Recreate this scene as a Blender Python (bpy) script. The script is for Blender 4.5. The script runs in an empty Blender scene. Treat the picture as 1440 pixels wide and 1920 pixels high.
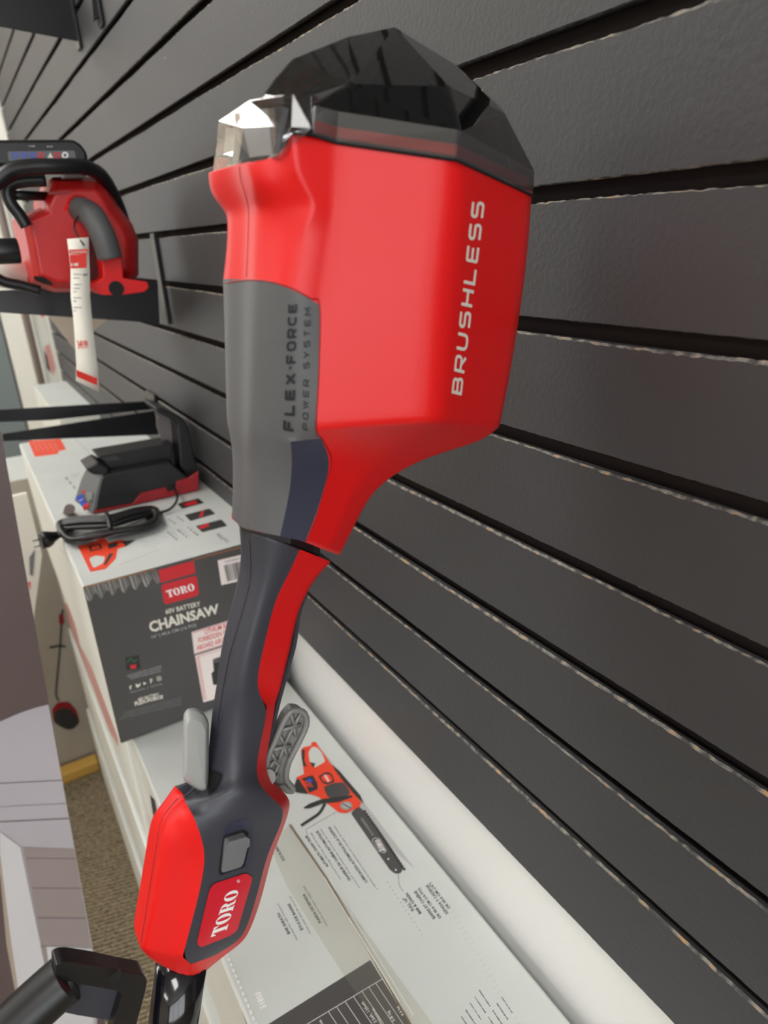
import bpy, bmesh, math, random
from mathutils import Vector, Matrix
from mathutils.bvhtree import BVHTree
random.seed(7)
scene = bpy.context.scene
C = scene.collection

# ------------------------------------------------------------------ camera
FPX = 1285.42
CX, CY = 720.0, 960.0
def _rot(a, b, c):
    ca, sa, cb, sb, cc, sc = math.cos(a), math.sin(a), math.cos(b), math.sin(b), math.cos(c), math.sin(c)
    Ra = Matrix(((ca, 0, sa), (0, 1, 0), (-sa, 0, ca)))
    Rb = Matrix(((1, 0, 0), (0, cb, -sb), (0, sb, cb)))
    Rc = Matrix(((cc, -sc, 0), (sc, cc, 0), (0, 0, 1)))
    return Rc @ Rb @ Ra
RC = _rot(-0.52977911, 0.38456776, -0.05303105)
def _w(v):                       # (right, down, forward) frame -> world x, y, z
    q = RC.transposed() @ Vector(v)
    return Vector((q[0], q[2], -q[1]))
cam_d = bpy.data.cameras.new('camera')
cam = bpy.data.objects.new('camera', cam_d); C.objects.link(cam)
xr, yd, zf = _w((1, 0, 0)), _w((0, 1, 0)), _w((0, 0, 1))
cam.matrix_world = Matrix((xr, -yd, -zf)).transposed().to_4x4()
cam_d.sensor_fit = 'VERTICAL'; cam_d.sensor_height = 36.0
cam_d.lens = 36.0 * FPX / 1920.0
cam_d.clip_start = 0.02; cam_d.clip_end = 60
cam_d.dof.use_dof = True; cam_d.dof.focus_distance = 0.46; cam_d.dof.aperture_fstop = 8.5
scene.camera = cam

# ------------------------------------------------------------------ exposure, world
scene.view_settings.view_transform = 'Standard'
scene.view_settings.look = 'None'
scene.view_settings.gamma = 1.0
scene.view_settings.exposure = 0.38
scene.view_settings.use_curve_mapping = False
LAMP_POWER = 9.0
WINDOW_GLOW = 3.1
wd = bpy.data.worlds.new('world'); scene.world = wd; wd.use_nodes = True
wd.node_tree.nodes['Background'].inputs[0].default_value = (0.9, 0.93, 1.0, 1)
wd.node_tree.nodes['Background'].inputs[1].default_value = 0.25

# ------------------------------------------------------------------ small helpers
def s2l(c):
    return c / 12.92 if c <= 0.04045 else ((c + 0.055) / 1.055) ** 2.4
def rgb(r, g, b):
    return (s2l(r / 255), s2l(g / 255), s2l(b / 255), 1)
def mat(name, col, rough=0.5, metal=0.0, spec=0.5, bump=0.0, bscale=200, var=0.0, vscale=8, coat=0.0, emit=0):
    m = bpy.data.materials.new(name); m.use_nodes = True
    nt = m.node_tree; b = nt.nodes['Principled BSDF']
    b.inputs['Base Color'].default_value = col
    b.inputs['Roughness'].default_value = rough
    b.inputs['Metallic'].default_value = metal
    b.inputs['Specular IOR Level'].default_value = spec
    b.inputs['Coat Weight'].default_value = coat
    tc = nt.nodes.new('ShaderNodeTexCoord')
    if bump:
        n = nt.nodes.new('ShaderNodeTexNoise'); n.inputs['Scale'].default_value = bscale; n.inputs['Detail'].default_value = 3
        bp = nt.nodes.new('ShaderNodeBump'); bp.inputs['Strength'].default_value = bump; bp.inputs['Distance'].default_value = 0.002
        nt.links.new(tc.outputs['Object'], n.inputs['Vector']); nt.links.new(n.outputs['Fac'], bp.inputs['Height'])
        nt.links.new(bp.outputs['Normal'], b.inputs['Normal'])
    if var:
        n = nt.nodes.new('ShaderNodeTexNoise'); n.inputs['Scale'].default_value = vscale; n.inputs['Detail'].default_value = 4
        r = nt.nodes.new('ShaderNodeValToRGB')
        r.color_ramp.elements[0].position = 0.35; r.color_ramp.elements[1].position = 0.65
        r.color_ramp.elements[0].color = tuple(c * (1 - var) for c in col[:3]) + (1,)
        r.color_ramp.elements[1].color = tuple(min(1, c * (1 + var)) for c in col[:3]) + (1,)
        nt.links.new(tc.outputs['Object'], n.inputs['Vector']); nt.links.new(n.outputs['Fac'], r.inputs['Fac'])
        nt.links.new(r.outputs['Color'], b.inputs['Base Color'])
    if emit:
        b.inputs['Emission Color'].default_value = (1.0, 0.98, 0.945, 1)
        b.inputs['Emission Strength'].default_value = emit
    return m
def smoke(name, tint, rough=0.04, body=0.0, bodycol=(0.02, 0.02, 0.02, 1), fres=1.5):
    """thin tinted clear plastic"""
    m = bpy.data.materials.new(name); m.use_nodes = True
    nt = m.node_tree; nt.nodes.clear()
    o = nt.nodes.new('ShaderNodeOutputMaterial')
    t = nt.nodes.new('ShaderNodeBsdfTransparent'); t.inputs[0].default_value = tint
    d = nt.nodes.new('ShaderNodeBsdfDiffuse'); d.inputs[0].default_value = bodycol
    g = nt.nodes.new('ShaderNodeBsdfGlossy'); g.inputs['Roughness'].default_value = rough; g.inputs['Color'].default_value = (1, 1, 1, 1)
    f = nt.nodes.new('ShaderNodeFresnel'); f.inputs['IOR'].default_value = fres
    m1 = nt.nodes.new('ShaderNodeMixShader'); m1.inputs[0].default_value = body
    m2 = nt.nodes.new('ShaderNodeMixShader')
    nt.links.new(t.outputs[0], m1.inputs[1]); nt.links.new(d.outputs[0], m1.inputs[2])
    nt.links.new(f.outputs[0], m2.inputs[0]); nt.links.new(m1.outputs[0], m2.inputs[1]); nt.links.new(g.outputs[0], m2.inputs[2])
    nt.links.new(m2.outputs[0], o.inputs[0])
    return m

MT = dict(
    red=mat('red_plastic', rgb(222, 18, 20), 0.42, bump=0.04, bscale=900),
    red2=mat('dark_red_plastic', rgb(150, 14, 20), 0.4),
    grip=mat('grey_rubber_grip', rgb(86, 86, 88), 0.5, bump=0.12, bscale=1100),
    navy=mat('navy_grey_plastic', rgb(56, 57, 66), 0.42, bump=0.06, bscale=1100),
    navy2=mat('navy_panel_plastic', rgb(48, 51, 68), 0.4, bump=0.06, bscale=1100),
    black=mat('black_plastic', rgb(22, 22, 24), 0.38, bump=0.03, bscale=900),
    blackmet=mat('black_powder_coat', rgb(20, 20, 24), 0.3),
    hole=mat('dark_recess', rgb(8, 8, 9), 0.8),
    shaft=mat('glossy_black_tube', rgb(14, 15, 22), 0.14, coat=0.5),
    lever=mat('light_grey_plastic', rgb(165, 166, 165), 0.3),
    trig=mat('mid_grey_plastic', rgb(128, 128, 126), 0.4),
    switch=mat('switch_grey', rgb(112, 112, 116), 0.35),
    white=mat('white_ink', rgb(240, 238, 236), 0.5),
    cream=mat('pale_lettering', rgb(226, 222, 210), 0.5),
    emb=mat('embossed_letter', rgb(40, 41, 44), 0.6, spec=0.2),
    badge=mat('badge_red', rgb(206, 20, 44), 0.25),
    card=mat('pale_grey_carton', rgb(196, 200, 197), 0.5, var=0.04, vscale=6, bump=0.05, bscale=60),
    cardside=mat('white_carton_side', rgb(222, 222, 214), 0.5, var=0.04, vscale=5),
    carddark=mat('charcoal_carton', rgb(74, 72, 72), 0.38, bump=0.05, bscale=50, var=0.05, vscale=10),
    brown=mat('brown_cardboard', rgb(140, 96, 62), 0.8),
    ink=mat('black_ink', rgb(44, 44, 44), 0.6),
    ink2=mat('grey_ink', rgb(120, 122, 122), 0.6),
    ink3=mat('pale_ink', rgb(170, 170, 170), 0.6),
    orange=mat('printed_orange_red', rgb(228, 66, 36), 0.5),
    printred=mat('printed_red', rgb(206, 36, 46), 0.45),
    pink=mat('faded_pink_print', rgb(206, 150, 142), 0.5),
    labelw=mat('label_white', rgb(232, 222, 218), 0.5),
    tape=smoke('clear_tape', (0.95, 0.94, 0.91, 1), 0.25, 0.08, (0.6, 0.58, 0.52, 1), 1.2),
    blue=mat('printed_blue', rgb(60, 84, 190), 0.4),
    green=mat('printed_green', rgb(40, 100, 60), 0.4),
    silver=mat('silver_grey', rgb(150, 152, 150), 0.3, metal=0.3),
    dry=mat('white_painted_drywall', rgb(226, 226, 224), 0.45, bump=0.35, bscale=70),
    beige=mat('beige_wall', rgb(206, 196, 178), 0.7, bump=0.1, bscale=60),
    trimw=mat('white_trim', rgb(232, 230, 222), 0.45),
    teal=mat('grey_teal_door', rgb(118, 128, 130), 0.5),
    postm=mat('taupe_post', rgb(128, 114, 108), 0.5),
    ceil=mat('ceiling_tile', rgb(220, 218, 212), 0.9, bump=0.3, bscale=90),
    tagw=mat('tag_card', rgb(246, 242, 230), 0.6),
    tagr=mat('tag_red', rgb(226, 54, 44), 0.5),
    lamp=mat('lamp_diffuser', rgb(255, 255, 255), 0.5, emit=LAMP_POWER),
    lampf=mat('lamp_frame', rgb(235, 235, 235), 0.5),
    dome=smoke('smoked_cover', (0.24, 0.235, 0.23, 1), 0.05, 0.30, (0.015, 0.015, 0.016, 1), 1.6),
    lens=smoke('clear_lens', (0.86, 0.88, 0.92, 1), 0.03, 0.02, (0.3, 0.32, 0.36, 1), 1.6),
    bpurp=mat('porch_brown', rgb(96, 82, 82), 0.38, var=0.07, vscale=4),
    blilac=mat('porch_lilac', rgb(178, 172, 180), 0.42, var=0.05, vscale=5),
    bsid=mat('porch_siding', rgb(150, 138, 138), 0.42, var=0.04, vscale=5),
    bline=mat('porch_line', rgb(118, 108, 114), 0.45),
    bwhite=mat('porch_white', rgb(206, 204, 208), 0.42, var=0.03, vscale=5),
    btan=mat('porch_tan', rgb(170, 156, 142), 0.45),
    yellow=mat('yellow_wood', rgb(204, 162, 78), 0.6),
)
# slat paint: charcoal with roller texture
def slat_material():
    m = bpy.data.materials.new('charcoal_slat_paint'); m.use_nodes = True
    nt = m.node_tree; b = nt.nodes['Principled BSDF']
    b.inputs['Base Color'].default_value = rgb(66, 64, 65); b.inputs['Roughness'].default_value = 0.5
    b.inputs['Specular IOR Level'].default_value = 0.45
    tc = nt.nodes.new('ShaderNodeTexCoord')
    n = nt.nodes.new('ShaderNodeTexNoise'); n.inputs['Scale'].default_value = 260; n.inputs['Detail'].default_value = 4; n.inputs['Roughness'].default_value = 0.6
    bp = nt.nodes.new('ShaderNodeBump'); bp.inputs['Strength'].default_value = 0.32; bp.inputs['Distance'].default_value = 0.0014
    nt.links.new(tc.outputs['Object'], n.inputs['Vector']); nt.links.new(n.outputs['Fac'], bp.inputs['Height']); nt.links.new(bp.outputs['Normal'], b.inputs['Normal'])
    n2 = nt.nodes.new('ShaderNodeTexNoise'); n2.inputs['Scale'].default_value = 5; n2.inputs['Detail'].default_value = 5
    r = nt.nodes.new('ShaderNodeValToRGB'); r.color_ramp.elements[0].color = rgb(56, 56, 59); r.color_ramp.elements[1].color = rgb(68, 68, 70)
    nt.links.new(tc.outputs['Object'], n2.inputs['Vector']); nt.links.new(n2.outputs['Fac'], r.inputs['Fac'])
    # a few pale scuffs
    n3 = nt.nodes.new('ShaderNodeTexNoise'); n3.inputs['Scale'].default_value = 34; n3.inputs['Detail'].default_value = 6
    mp = nt.nodes.new('ShaderNodeMapping'); mp.inputs['Scale'].default_value = (1, 1.0, 2.4)
    nt.links.new(tc.outputs['Object'], mp.inputs[0]); nt.links.new(mp.outputs[0], n3.inputs['Vector'])
    r3 = nt.nodes.new('ShaderNodeValToRGB'); r3.color_ramp.elements[0].position = 0.76; r3.color_ramp.elements[1].position = 0.80
    mx = nt.nodes.new('ShaderNodeMix'); mx.data_type = 'RGBA'; mx.inputs['B'].default_value = rgb(150, 148, 144)
    nt.links.new(n3.outputs['Fac'], r3.inputs['Fac']); nt.links.new(r3.outputs['Color'], mx.inputs['Factor'])
    nt.links.new(r.outputs['Color'], mx.inputs['A']); nt.links.new(mx.outputs['Result'], b.inputs['Base Color'])
    return m
def worn_material():
    m = bpy.data.materials.new('worn_slat_edge'); m.use_nodes = True
    nt = m.node_tree; b = nt.nodes['Principled BSDF']; b.inputs['Roughness'].default_value = 0.75
    tc = nt.nodes.new('ShaderNodeTexCoord')
    n = nt.nodes.new('ShaderNodeTexNoise'); n.inputs['Scale'].default_value = 120; n.inputs['Detail'].default_value = 5
    r = nt.nodes.new('ShaderNodeValToRGB'); e = r.color_ramp.elements
    e[0].position = 0.40; e[0].color = rgb(66, 64, 63); e[1].position = 0.66; e[1].color = rgb(166, 132, 94)
    x = e.new(0.50); x.color = rgb(112, 110, 106); x = e.new(0.58); x.color = rgb(138, 130, 118)
    bp = nt.nodes.new('ShaderNodeBump'); bp.inputs['Strength'].default_value = 0.8; bp.inputs['Distance'].default_value = 0.002
    nt.links.new(tc.outputs['Object'], n.inputs['Vector']); nt.links.new(n.outputs['Fac'], r.inputs['Fac']); nt.links.new(r.outputs['Color'], b.inputs['Base Color'])
    nt.links.new(n.outputs['Fac'], bp.inputs['Height']); nt.links.new(bp.outputs['Normal'], b.inputs['Normal'])
    return m
def carpet_material():
    m = bpy.data.materials.new('brown_loop_carpet'); m.use_nodes = True
    nt = m.node_tree; b = nt.nodes['Principled BSDF']; b.inputs['Roughness'].default_value = 0.95; b.inputs['Specular IOR Level'].default_value = 0.1
    tc = nt.nodes.new('ShaderNodeTexCoord'); mp = nt.nodes.new('ShaderNodeMapping'); mp.inputs['Rotation'].default_value = (0, 0, math.radians(14))
    w = nt.nodes.new('ShaderNodeTexWave'); w.wave_type = 'BANDS'; w.bands_direction = 'Y'; w.inputs['Scale'].default_value = 30
    w.inputs['Distortion'].default_value = 4.0; w.inputs['Detail'].default_value = 2; w.inputs['Detail Scale'].default_value = 4
    n = nt.nodes.new('ShaderNodeTexNoise'); n.inputs['Scale'].default_value = 150; n.inputs['Detail'].default_value = 3
    ad = nt.nodes.new('ShaderNodeMath'); ad.operation = 'MULTIPLY_ADD'; ad.inputs[1].default_value = 0.34
    ml = nt.nodes.new('ShaderNodeMath'); ml.operation = 'MULTIPLY'; ml.inputs[1].default_value = 0.75
    r = nt.nodes.new('ShaderNodeValToRGB'); r.color_ramp.elements[0].position = 0.28; r.color_ramp.elements[1].position = 0.8
    r.color_ramp.elements[0].color = rgb(74, 64, 50); r.color_ramp.elements[1].color = rgb(158, 144, 120)
    bp = nt.nodes.new('ShaderNodeBump'); bp.inputs['Strength'].default_value = 0.9; bp.inputs['Distance'].default_value = 0.006
    nt.links.new(tc.outputs['Object'], mp.inputs[0]); nt.links.new(mp.outputs[0], w.inputs['Vector']); nt.links.new(mp.outputs[0], n.inputs['Vector'])
    nt.links.new(n.outputs['Fac'], ml.inputs[0]); nt.links.new(w.outputs['Fac'], ad.inputs[0]); nt.links.new(ml.outputs[0], ad.inputs[2])
    nt.links.new(ad.outputs[0], r.inputs['Fac']); nt.links.new(r.outputs['Color'], b.inputs['Base Color'])
    nt.links.new(ad.outputs[0], bp.inputs['Height']); nt.links.new(bp.outputs['Normal'], b.inputs['Normal'])
    return m
MT['slat'] = slat_material(); MT['worn'] = worn_material(); MT['carpet'] = carpet_material()

# ------------------------------------------------------------------ measuring helpers
def ray(u, v):
    return _w(((u - CX) / FPX, (v - CY) / FPX, 1.0))
def at(u, v, **k):
    (n, val), = k.items(); r = ray(u, v)
    return r * (val / r['xyz'.index(n)])
def obj(name, bm, m, parent=None, smooth=False, bevel=0, seg=2, sub=0):
    me = bpy.data.meshes.new(name); bm.to_mesh(me); bm.free()
    for x in (m if isinstance(m, (list, tuple)) else [m]): me.materials.append(x)
    o = bpy.data.objects.new(name, me); C.objects.link(o)
    if parent: o.parent = parent
    if bevel:
        b = o.modifiers.new('bevel', 'BEVEL'); b.width = bevel; b.segments = seg; b.limit_method = 'ANGLE'; b.angle_limit = math.radians(25)
        b.harden_normals = False
    if sub:
        s = o.modifiers.new('subdivision', 'SUBSURF'); s.levels = sub; s.render_levels = sub
    if smooth:
        for p in me.polygons: p.use_smooth = True
    return o
def thing(name, label, cat, loc=(0, 0, 0), group=None):
    o = bpy.data.objects.new(name, None); C.objects.link(o); o.empty_display_size = 0.05
    o['label'] = label; o['category'] = cat
    if group: o['group'] = group
    return o
def tag(o, label, cat, group=None):
    o['label'] = label; o['category'] = cat
    if group: o['group'] = group
    return o
def struct(name, bm, m, **k):
    o = obj(name, bm, m, **k); o['kind'] = 'structure'; return o
def box(bm, x0, x1, y0, y1, z0, z1, mi=0):
    vs = [bm.verts.new(p) for p in ((x0, y0, z0), (x1, y0, z0), (x1, y1, z0), (x0, y1, z0), (x0, y0, z1), (x1, y0, z1), (x1, y1, z1), (x0, y1, z1))]
    fs = []
    for f in ((3, 2, 1, 0), (4, 5, 6, 7), (0, 1, 5, 4), (1, 2, 6, 5), (2, 3, 7, 6), (3, 0, 4, 7)):
        q = bm.faces.new([vs[i] for i in f]); q.material_index = mi; fs.append(q)
    return fs
def prism(bm, front, back, mi=0):
    """closed solid between two matching polygons"""
    a = [bm.verts.new(p) for p in front]; b = [bm.verts.new(p) for p in back]; n = len(a)
    fs = [bm.faces.new(a), bm.faces.new(b[::-1])]
    for i in range(n): fs.append(bm.faces.new((a[i], b[i], b[(i + 1) % n], a[(i + 1) % n])))
    for f in fs: f.material_index = mi
    return fs
def fixn(bm):
    bmesh.ops.recalc_face_normals(bm, faces=bm.faces[:])
def layers(bm, rings, mi=0):
    """stack of matching rings, capped"""
    V = [[bm.verts.new(p) for p in r] for r in rings]; n = len(V[0])
    bm.faces.new(V[0]).material_index = mi; bm.faces.new(V[-1][::-1]).material_index = mi
    for A, B in zip(V, V[1:]):
        for i in range(n): bm.faces.new((A[i], B[i], B[(i + 1) % n], A[(i + 1) % n])).material_index = mi
def tube(bm, pts, r, seg=10, closed=False, mi=0):
    pts = [Vector(p) for p in pts]; n = len(pts); rings = []
    rr = r if isinstance(r, (list, tuple)) else [r] * n
    up = None
    for i, p in enumerate(pts):
        a = pts[i - 1] if (i > 0 or closed) else p; b = pts[(i + 1) % n] if (i < n - 1 or closed) else p
        t = (b - a).normalized()
        if up is None:
            up = t.orthogonal().normalized()
        up = (up - t * up.dot(t)).normalized(); s = t.cross(up)
        rings.append([bm.verts.new(p + (up * math.cos(2 * math.pi * k / seg) + s * math.sin(2 * math.pi * k / seg)) * rr[i]) for k in range(seg)])
    m = n if closed else n - 1
    for i in range(m):
        A, B = rings[i], rings[(i + 1) % n]
        for k in range(seg):
            f = bm.faces.new((A[k], A[(k + 1) % seg], B[(k + 1) % seg], B[k])); f.smooth = True; f.material_index = mi
    if not closed:
        bm.faces.new(rings[0][::-1]).material_index = mi; bm.faces.new(rings[-1]).material_index = mi
def catmull(pts, n=6, closed=False):
    P = [Vector(p) for p in pts]; out = []; N = len(P)
    for i in range(N if closed else N - 1):
        g = (lambda k: P[k % N]) if closed else (lambda k: P[max(0, min(N - 1, k))])
        a, b, c, d = g(i - 1), g(i), g(i + 1), g(i + 2)
        for j in range(n):
            t = j / n
            out.append(0.5 * ((2 * b) + (c - a) * t + (2 * a - 5 * b + 4 * c - d) * t * t + (3 * b - a - 3 * c + d) * t ** 3))
    if not closed: out.append(P[-1])
    return out
def rc(pts, r=0.25, n=4, closed=False):
    """polyline with rounded corners (2D)"""
    P = [Vector((p[0], p[1])) for p in pts]; out = []; N = len(P)
    for i, p in enumerate(P):
        if not closed and i in (0, N - 1): out.append(p); continue
        a, b = P[i - 1], P[(i + 1) % N]
        d1, d2 = (a - p), (b - p); q = min(r, d1.length * 0.49, d2.length * 0.49)
        A, B = p + d1.normalized() * q, p + d2.normalized() * q
        for k in range(n + 1):
            t = k / n; out.append(A * (1 - t) ** 2 + p * 2 * t * (1 - t) + B * t * t)
    return out

# ------------------------------------------------------------------ printing helpers
class Print:
    """flat ink shapes laid on a surface; surf(u, v) gives the surface point, off lifts each shape slightly"""
    def __init__(self, surf, lift=0.0002, step=0.00006):
        self.bm = bmesh.new(); self.surf = surf; self.m = []; self.lift = lift; self.step = step; self.k = 0
    def idx(self, m):
        if m not in self.m: self.m.append(m)
        return self.m.index(m)
    def pt(self, u, v, off):
        p = self.surf(u, v)
        return p - p.normalized() * off
    def nxt(self):
        self.k += 1
        return self.lift + self.step * min(self.k, 120)
    def top(self): return self.lift + self.step * (min(self.k, 120) + 0.5)
    def part(self, name, parent, label=None):
        """close what is printed so far as one part and go on with a fresh one above it"""
        o = obj(name, self.bm, self.m, parent)
        if label: o['label'] = label
        self.bm = bmesh.new(); self.m = []
        return o
    def poly(self, pts, m, off=None):
        off = self.nxt() if off is None else off
        vs = []
        for u, v in pts: vs.append(self.bm.verts.new(self.pt(u, v, off)))
        try:
            f = self.bm.faces.new(vs); f.material_index = self.idx(m)
        except ValueError: pass
    def fine(self, pts, m, off=None, cuts=5):
        off = self.nxt() if off is None else off
        P = [Vector((p[0], p[1])) for p in pts]; c = sum(P, Vector((0, 0))) / len(P); i = self.idx(m)
        rings = [[c + (q - c) * (k / cuts) for q in P] for k in range(1, cuts + 1)]
        V = [[self.bm.verts.new(self.pt(q.x, q.y, off)) for q in r] for r in rings]; vc = self.bm.verts.new(self.pt(c.x, c.y, off)); n = len(P)
        for j in range(n):
            self.bm.faces.new((vc, V[0][j], V[0][(j + 1) % n])).material_index = i
            for k in range(cuts - 1): self.bm.faces.new((V[k][j], V[k + 1][j], V[k + 1][(j + 1) % n], V[k][(j + 1) % n])).material_index = i
    def line(self, a, b, w, m, off=None):
        a, b = Vector(a), Vector(b); d = (b - a).normalized(); n = Vector((-d.y, d.x)) * w / 2
        self.poly([a + n, b + n, b - n, a - n], m, self.top() if off is None else off)
    def path(self, pts, w, m, closed=False, off=None):
        off = self.top() if off is None else off
        P = [Vector((p[0], p[1])) for p in pts]; n = len(P); L = []
        for i, p in enumerate(P):
            a = P[i - 1] if (i > 0 or closed) else p; b = P[(i + 1) % n] if (i < n - 1 or closed) else p
            d = (b - a).normalized(); q = Vector((-d.y, d.x)) * w / 2
            L.append((p + q, p - q))
        for i in range(n if closed else n - 1):
            A, B = L[i], L[(i + 1) % n]
            self.poly([A[0], B[0], B[1], A[1]], m, off)
    def mapper(self, q):
        b0, b1, t0, t1 = [Vector(p) for p in q]
        return lambda s, t: (b0 * (1 - s) + b1 * s) * (1 - t) + (t0 * (1 - s) + t1 * s) * t
    def text(self, s, q, m, bold=0.0, res=2):
        """q = baseline start, baseline end, top start, top end"""
        off = self.top(); mp = self.mapper(q)
        cu = bpy.data.curves.new('t', 'FONT'); cu.body = s; cu.offset = bold; cu.resolution_u = res; cu.fill_mode = 'FRONT'
        to = bpy.data.objects.new('t', cu); C.objects.link(to)
        dg = bpy.context.evaluated_depsgraph_get(); dg.update()
        me = bpy.data.meshes.new_from_object(to.evaluated_get(dg))
        xs = [v.co.x for v in me.vertices]; x0, x1 = min(xs), max(xs)
        vs = []
        for v in me.vertices:
            w = mp((v.co.x - x0) / (x1 - x0), v.co.y / 0.70)
            vs.append(self.bm.verts.new(self.pt(w.x, w.y, off)))
        i = self.idx(m)
        for p in me.polygons:
            try:
                f = self.bm.faces.new([vs[k] for k in p.vertices]); f.material_index = i
            except ValueError: pass
        bpy.data.objects.remove(to); bpy.data.curves.remove(cu); bpy.data.meshes.remove(me)
    def strokes(self, s, q, m, t=0.17, gap=0.28):
        """wide technical lettering"""
        off = self.top(); mp = self.mapper(q); W = []; x = 0
        for ch in s:
            wd_ = 0.45 if ch in ' -' else (1.15 if ch in 'WM' else 1.0)
            W.append((ch, x, wd_)); x += wd_ + gap
        tot = x - gap
        for ch, x0, wd_ in W:
            for P, cl in GLYPH.get(ch, []):
                P = [Vector((p[0], p[1])) for p in P]; n = len(P); L = []
                for i, p in enumerate(P):
                    a = P[i - 1] if (i > 0 or cl) else p; b = P[(i + 1) % n] if (i < n - 1 or cl) else p
                    d1 = (p - a).normalized() if (p - a).length else (b - p).normalized()
                    d2 = (b - p).normalized() if (b - p).length else d1
                    d = (d1 + d2).normalized(); nn = Vector((-d.y, d.x)); k = max(0.5, nn.dot(Vector((-d1.y, d1.x))))
                    h = nn * (t / 2 / k)
                    if not cl and i == 0: p = p - d2 * t * 0.0
                    L.append((p + h, p - h))
                for i in range(n if cl else n - 1):
                    A, B = L[i], L[(i + 1) % n]; vv = []
                    for c in (A[0], B[0], B[1], A[1]):
                        sx = (x0 + (t / 2 + c.x * (1 - t)) * wd_) / tot; sy = t / 2 + c.y * (1 - t)
                        w = mp(sx, sy); vv.append(self.bm.verts.new(self.pt(w.x, w.y, off)))
                    try:
                        f = self.bm.faces.new(vv); f.material_index = self.idx(m)
                    except ValueError: pass
    def serif(self, q, m, word='TORO'):
        """bold slab-serif capitals"""
        off = self.top(); mp = self.mapper(q); x = 0; i = self.idx(m)
        def pg(P):
            vv = []
            for c in P:
                w = mp(c[0], c[1]); vv.append(self.bm.verts.new(self.pt(w.x, w.y, off)))
            try: self.bm.faces.new(vv).material_index = i
            except ValueError: pass
        tot = sum({'T': 0.92, 'O': 1.0, 'R': 1.06}[c] for c in word) + 0.02 * (len(word) - 1)
        def R_(x0, x1, y0, y1, o): pg([((o + a) / tot, b) for a, b in ((x0, y0), (x1, y0), (x1, y1), (x0, y1))])
        def ring(cx, cy, ax, ay, bx, by, a0, a1, o, n=20):
            for k in range(n):
                t0 = a0 + (a1 - a0) * k / n; t1 = a0 + (a1 - a0) * (k + 1) / n
                P = [(cx + ax * math.cos(t0), cy + ay * math.sin(t0)), (cx + ax * math.cos(t1), cy + ay * math.sin(t1)),
                     (cx + bx * math.cos(t1), cy + by * math.sin(t1)), (cx + bx * math.cos(t0), cy + by * math.sin(t0))]
                pg([((o + a) / tot, b) for a, b in P])
        for ch in word:
            if ch == 'T':
                R_(0.30, 0.62, 0.07, 0.95, x); R_(0.18, 0.74, 0.0, 0.07, x); R_(0.02, 0.90, 0.92, 1.0, x)
                pg([((x + a) / tot, b) for a, b in ((0.02, 1), (0.02, 0.68), (0.07, 0.68), (0.28, 0.93))])
                pg([((x + a) / tot, b) for a, b in ((0.90, 1), (0.90, 0.68), (0.85, 0.68), (0.64, 0.93))]); x += 0.94
            elif ch == 'O':
                ring(0.49, 0.5, 0.48, 0.52, 0.17, 0.46, 0, 2 * math.pi, x, 28); x += 1.02
            elif ch == 'R':
                R_(0.14, 0.44, 0.05, 0.95, x); R_(0.02, 0.54, 0.0, 0.07, x); R_(0.02, 0.60, 0.93, 1.0, x); R_(0.40, 0.56, 0.47, 0.54, x)
                ring(0.55, 0.735, 0.38, 0.265, 0.08, 0.20, -math.pi / 2, math.pi / 2, x, 14)
                pg([((x + a) / tot, b) for a, b in ((0.50, 0.52), (0.78, 0.50), (0.90, 0.09), (1.06, 0.07), (1.04, 0.0), (0.72, 0.0))]); x += 1.08
    def dashes(self, a, b, h, m, n=12, fill=0.72):
        """a line of print too small to read"""
        a, b = Vector(a), Vector(b); off = self.top()
        for k in range(n):
            s = k / n; e = s + fill / n * random.uniform(0.7, 1.25)
            p, q = a.lerp(b, s), a.lerp(b, min(1, e)); d = (b - a).normalized(); nn = Vector((-d.y, d.x)) * h * random.uniform(0.35, 0.5)
            self.poly([p + nn, q + nn, q - nn, p - nn], m, off)
    def done(self, name, parent=None, label=None):
        o = obj(name, self.bm, self.m, parent)
        if label: o['label'] = label
        return o
def on_plane(**k):
    return lambda u, v: at(u, v, **k)
def on_side(x, y0, y1, z0, z1):
    def f(u, v):
        c = at(u, v, x=x); return Vector((x, min(max(c.y, y0), y1), min(max(c.z, z0), z1)))
    return f
def on_flat(axis, val, lo, hi):
    """a flat face with limits lo, hi on its other two axes"""
    def f(u, v):
        c = at(u, v, **{axis: val}); k = 0
        for i in range(3):
            if i != 'xyz'.index(axis): c[i] = min(max(c[i], lo[k]), hi[k]); k += 1
        return c
    return f
def on_objects(objs, fallback):
    dg = bpy.context.evaluated_depsgraph_get(); dg.update(); trees = []
    for o in objs:
        e = o.evaluated_get(dg); me = e.to_mesh()
        trees.append(BVHTree.FromPolygons([v.co.copy() for v in me.vertices], [list(p.vertices) for p in me.polygons])); e.to_mesh_clear()
    def f(u, v):
        r = ray(u, v).normalized(); best = None
        for t in trees:
            h = t.ray_cast(Vector((0, 0, 0)), r)
            if h[0] is not None and (best is None or h[3] < best[1]): best = (h[0], h[3])
        return best[0] if best else fallback(u, v)
    return f
def rpoly(pts, r, n=4):
    return rc(pts, r, n, closed=True)
_c = lambda P, r=0.28: (rc(P, r), False)
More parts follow.
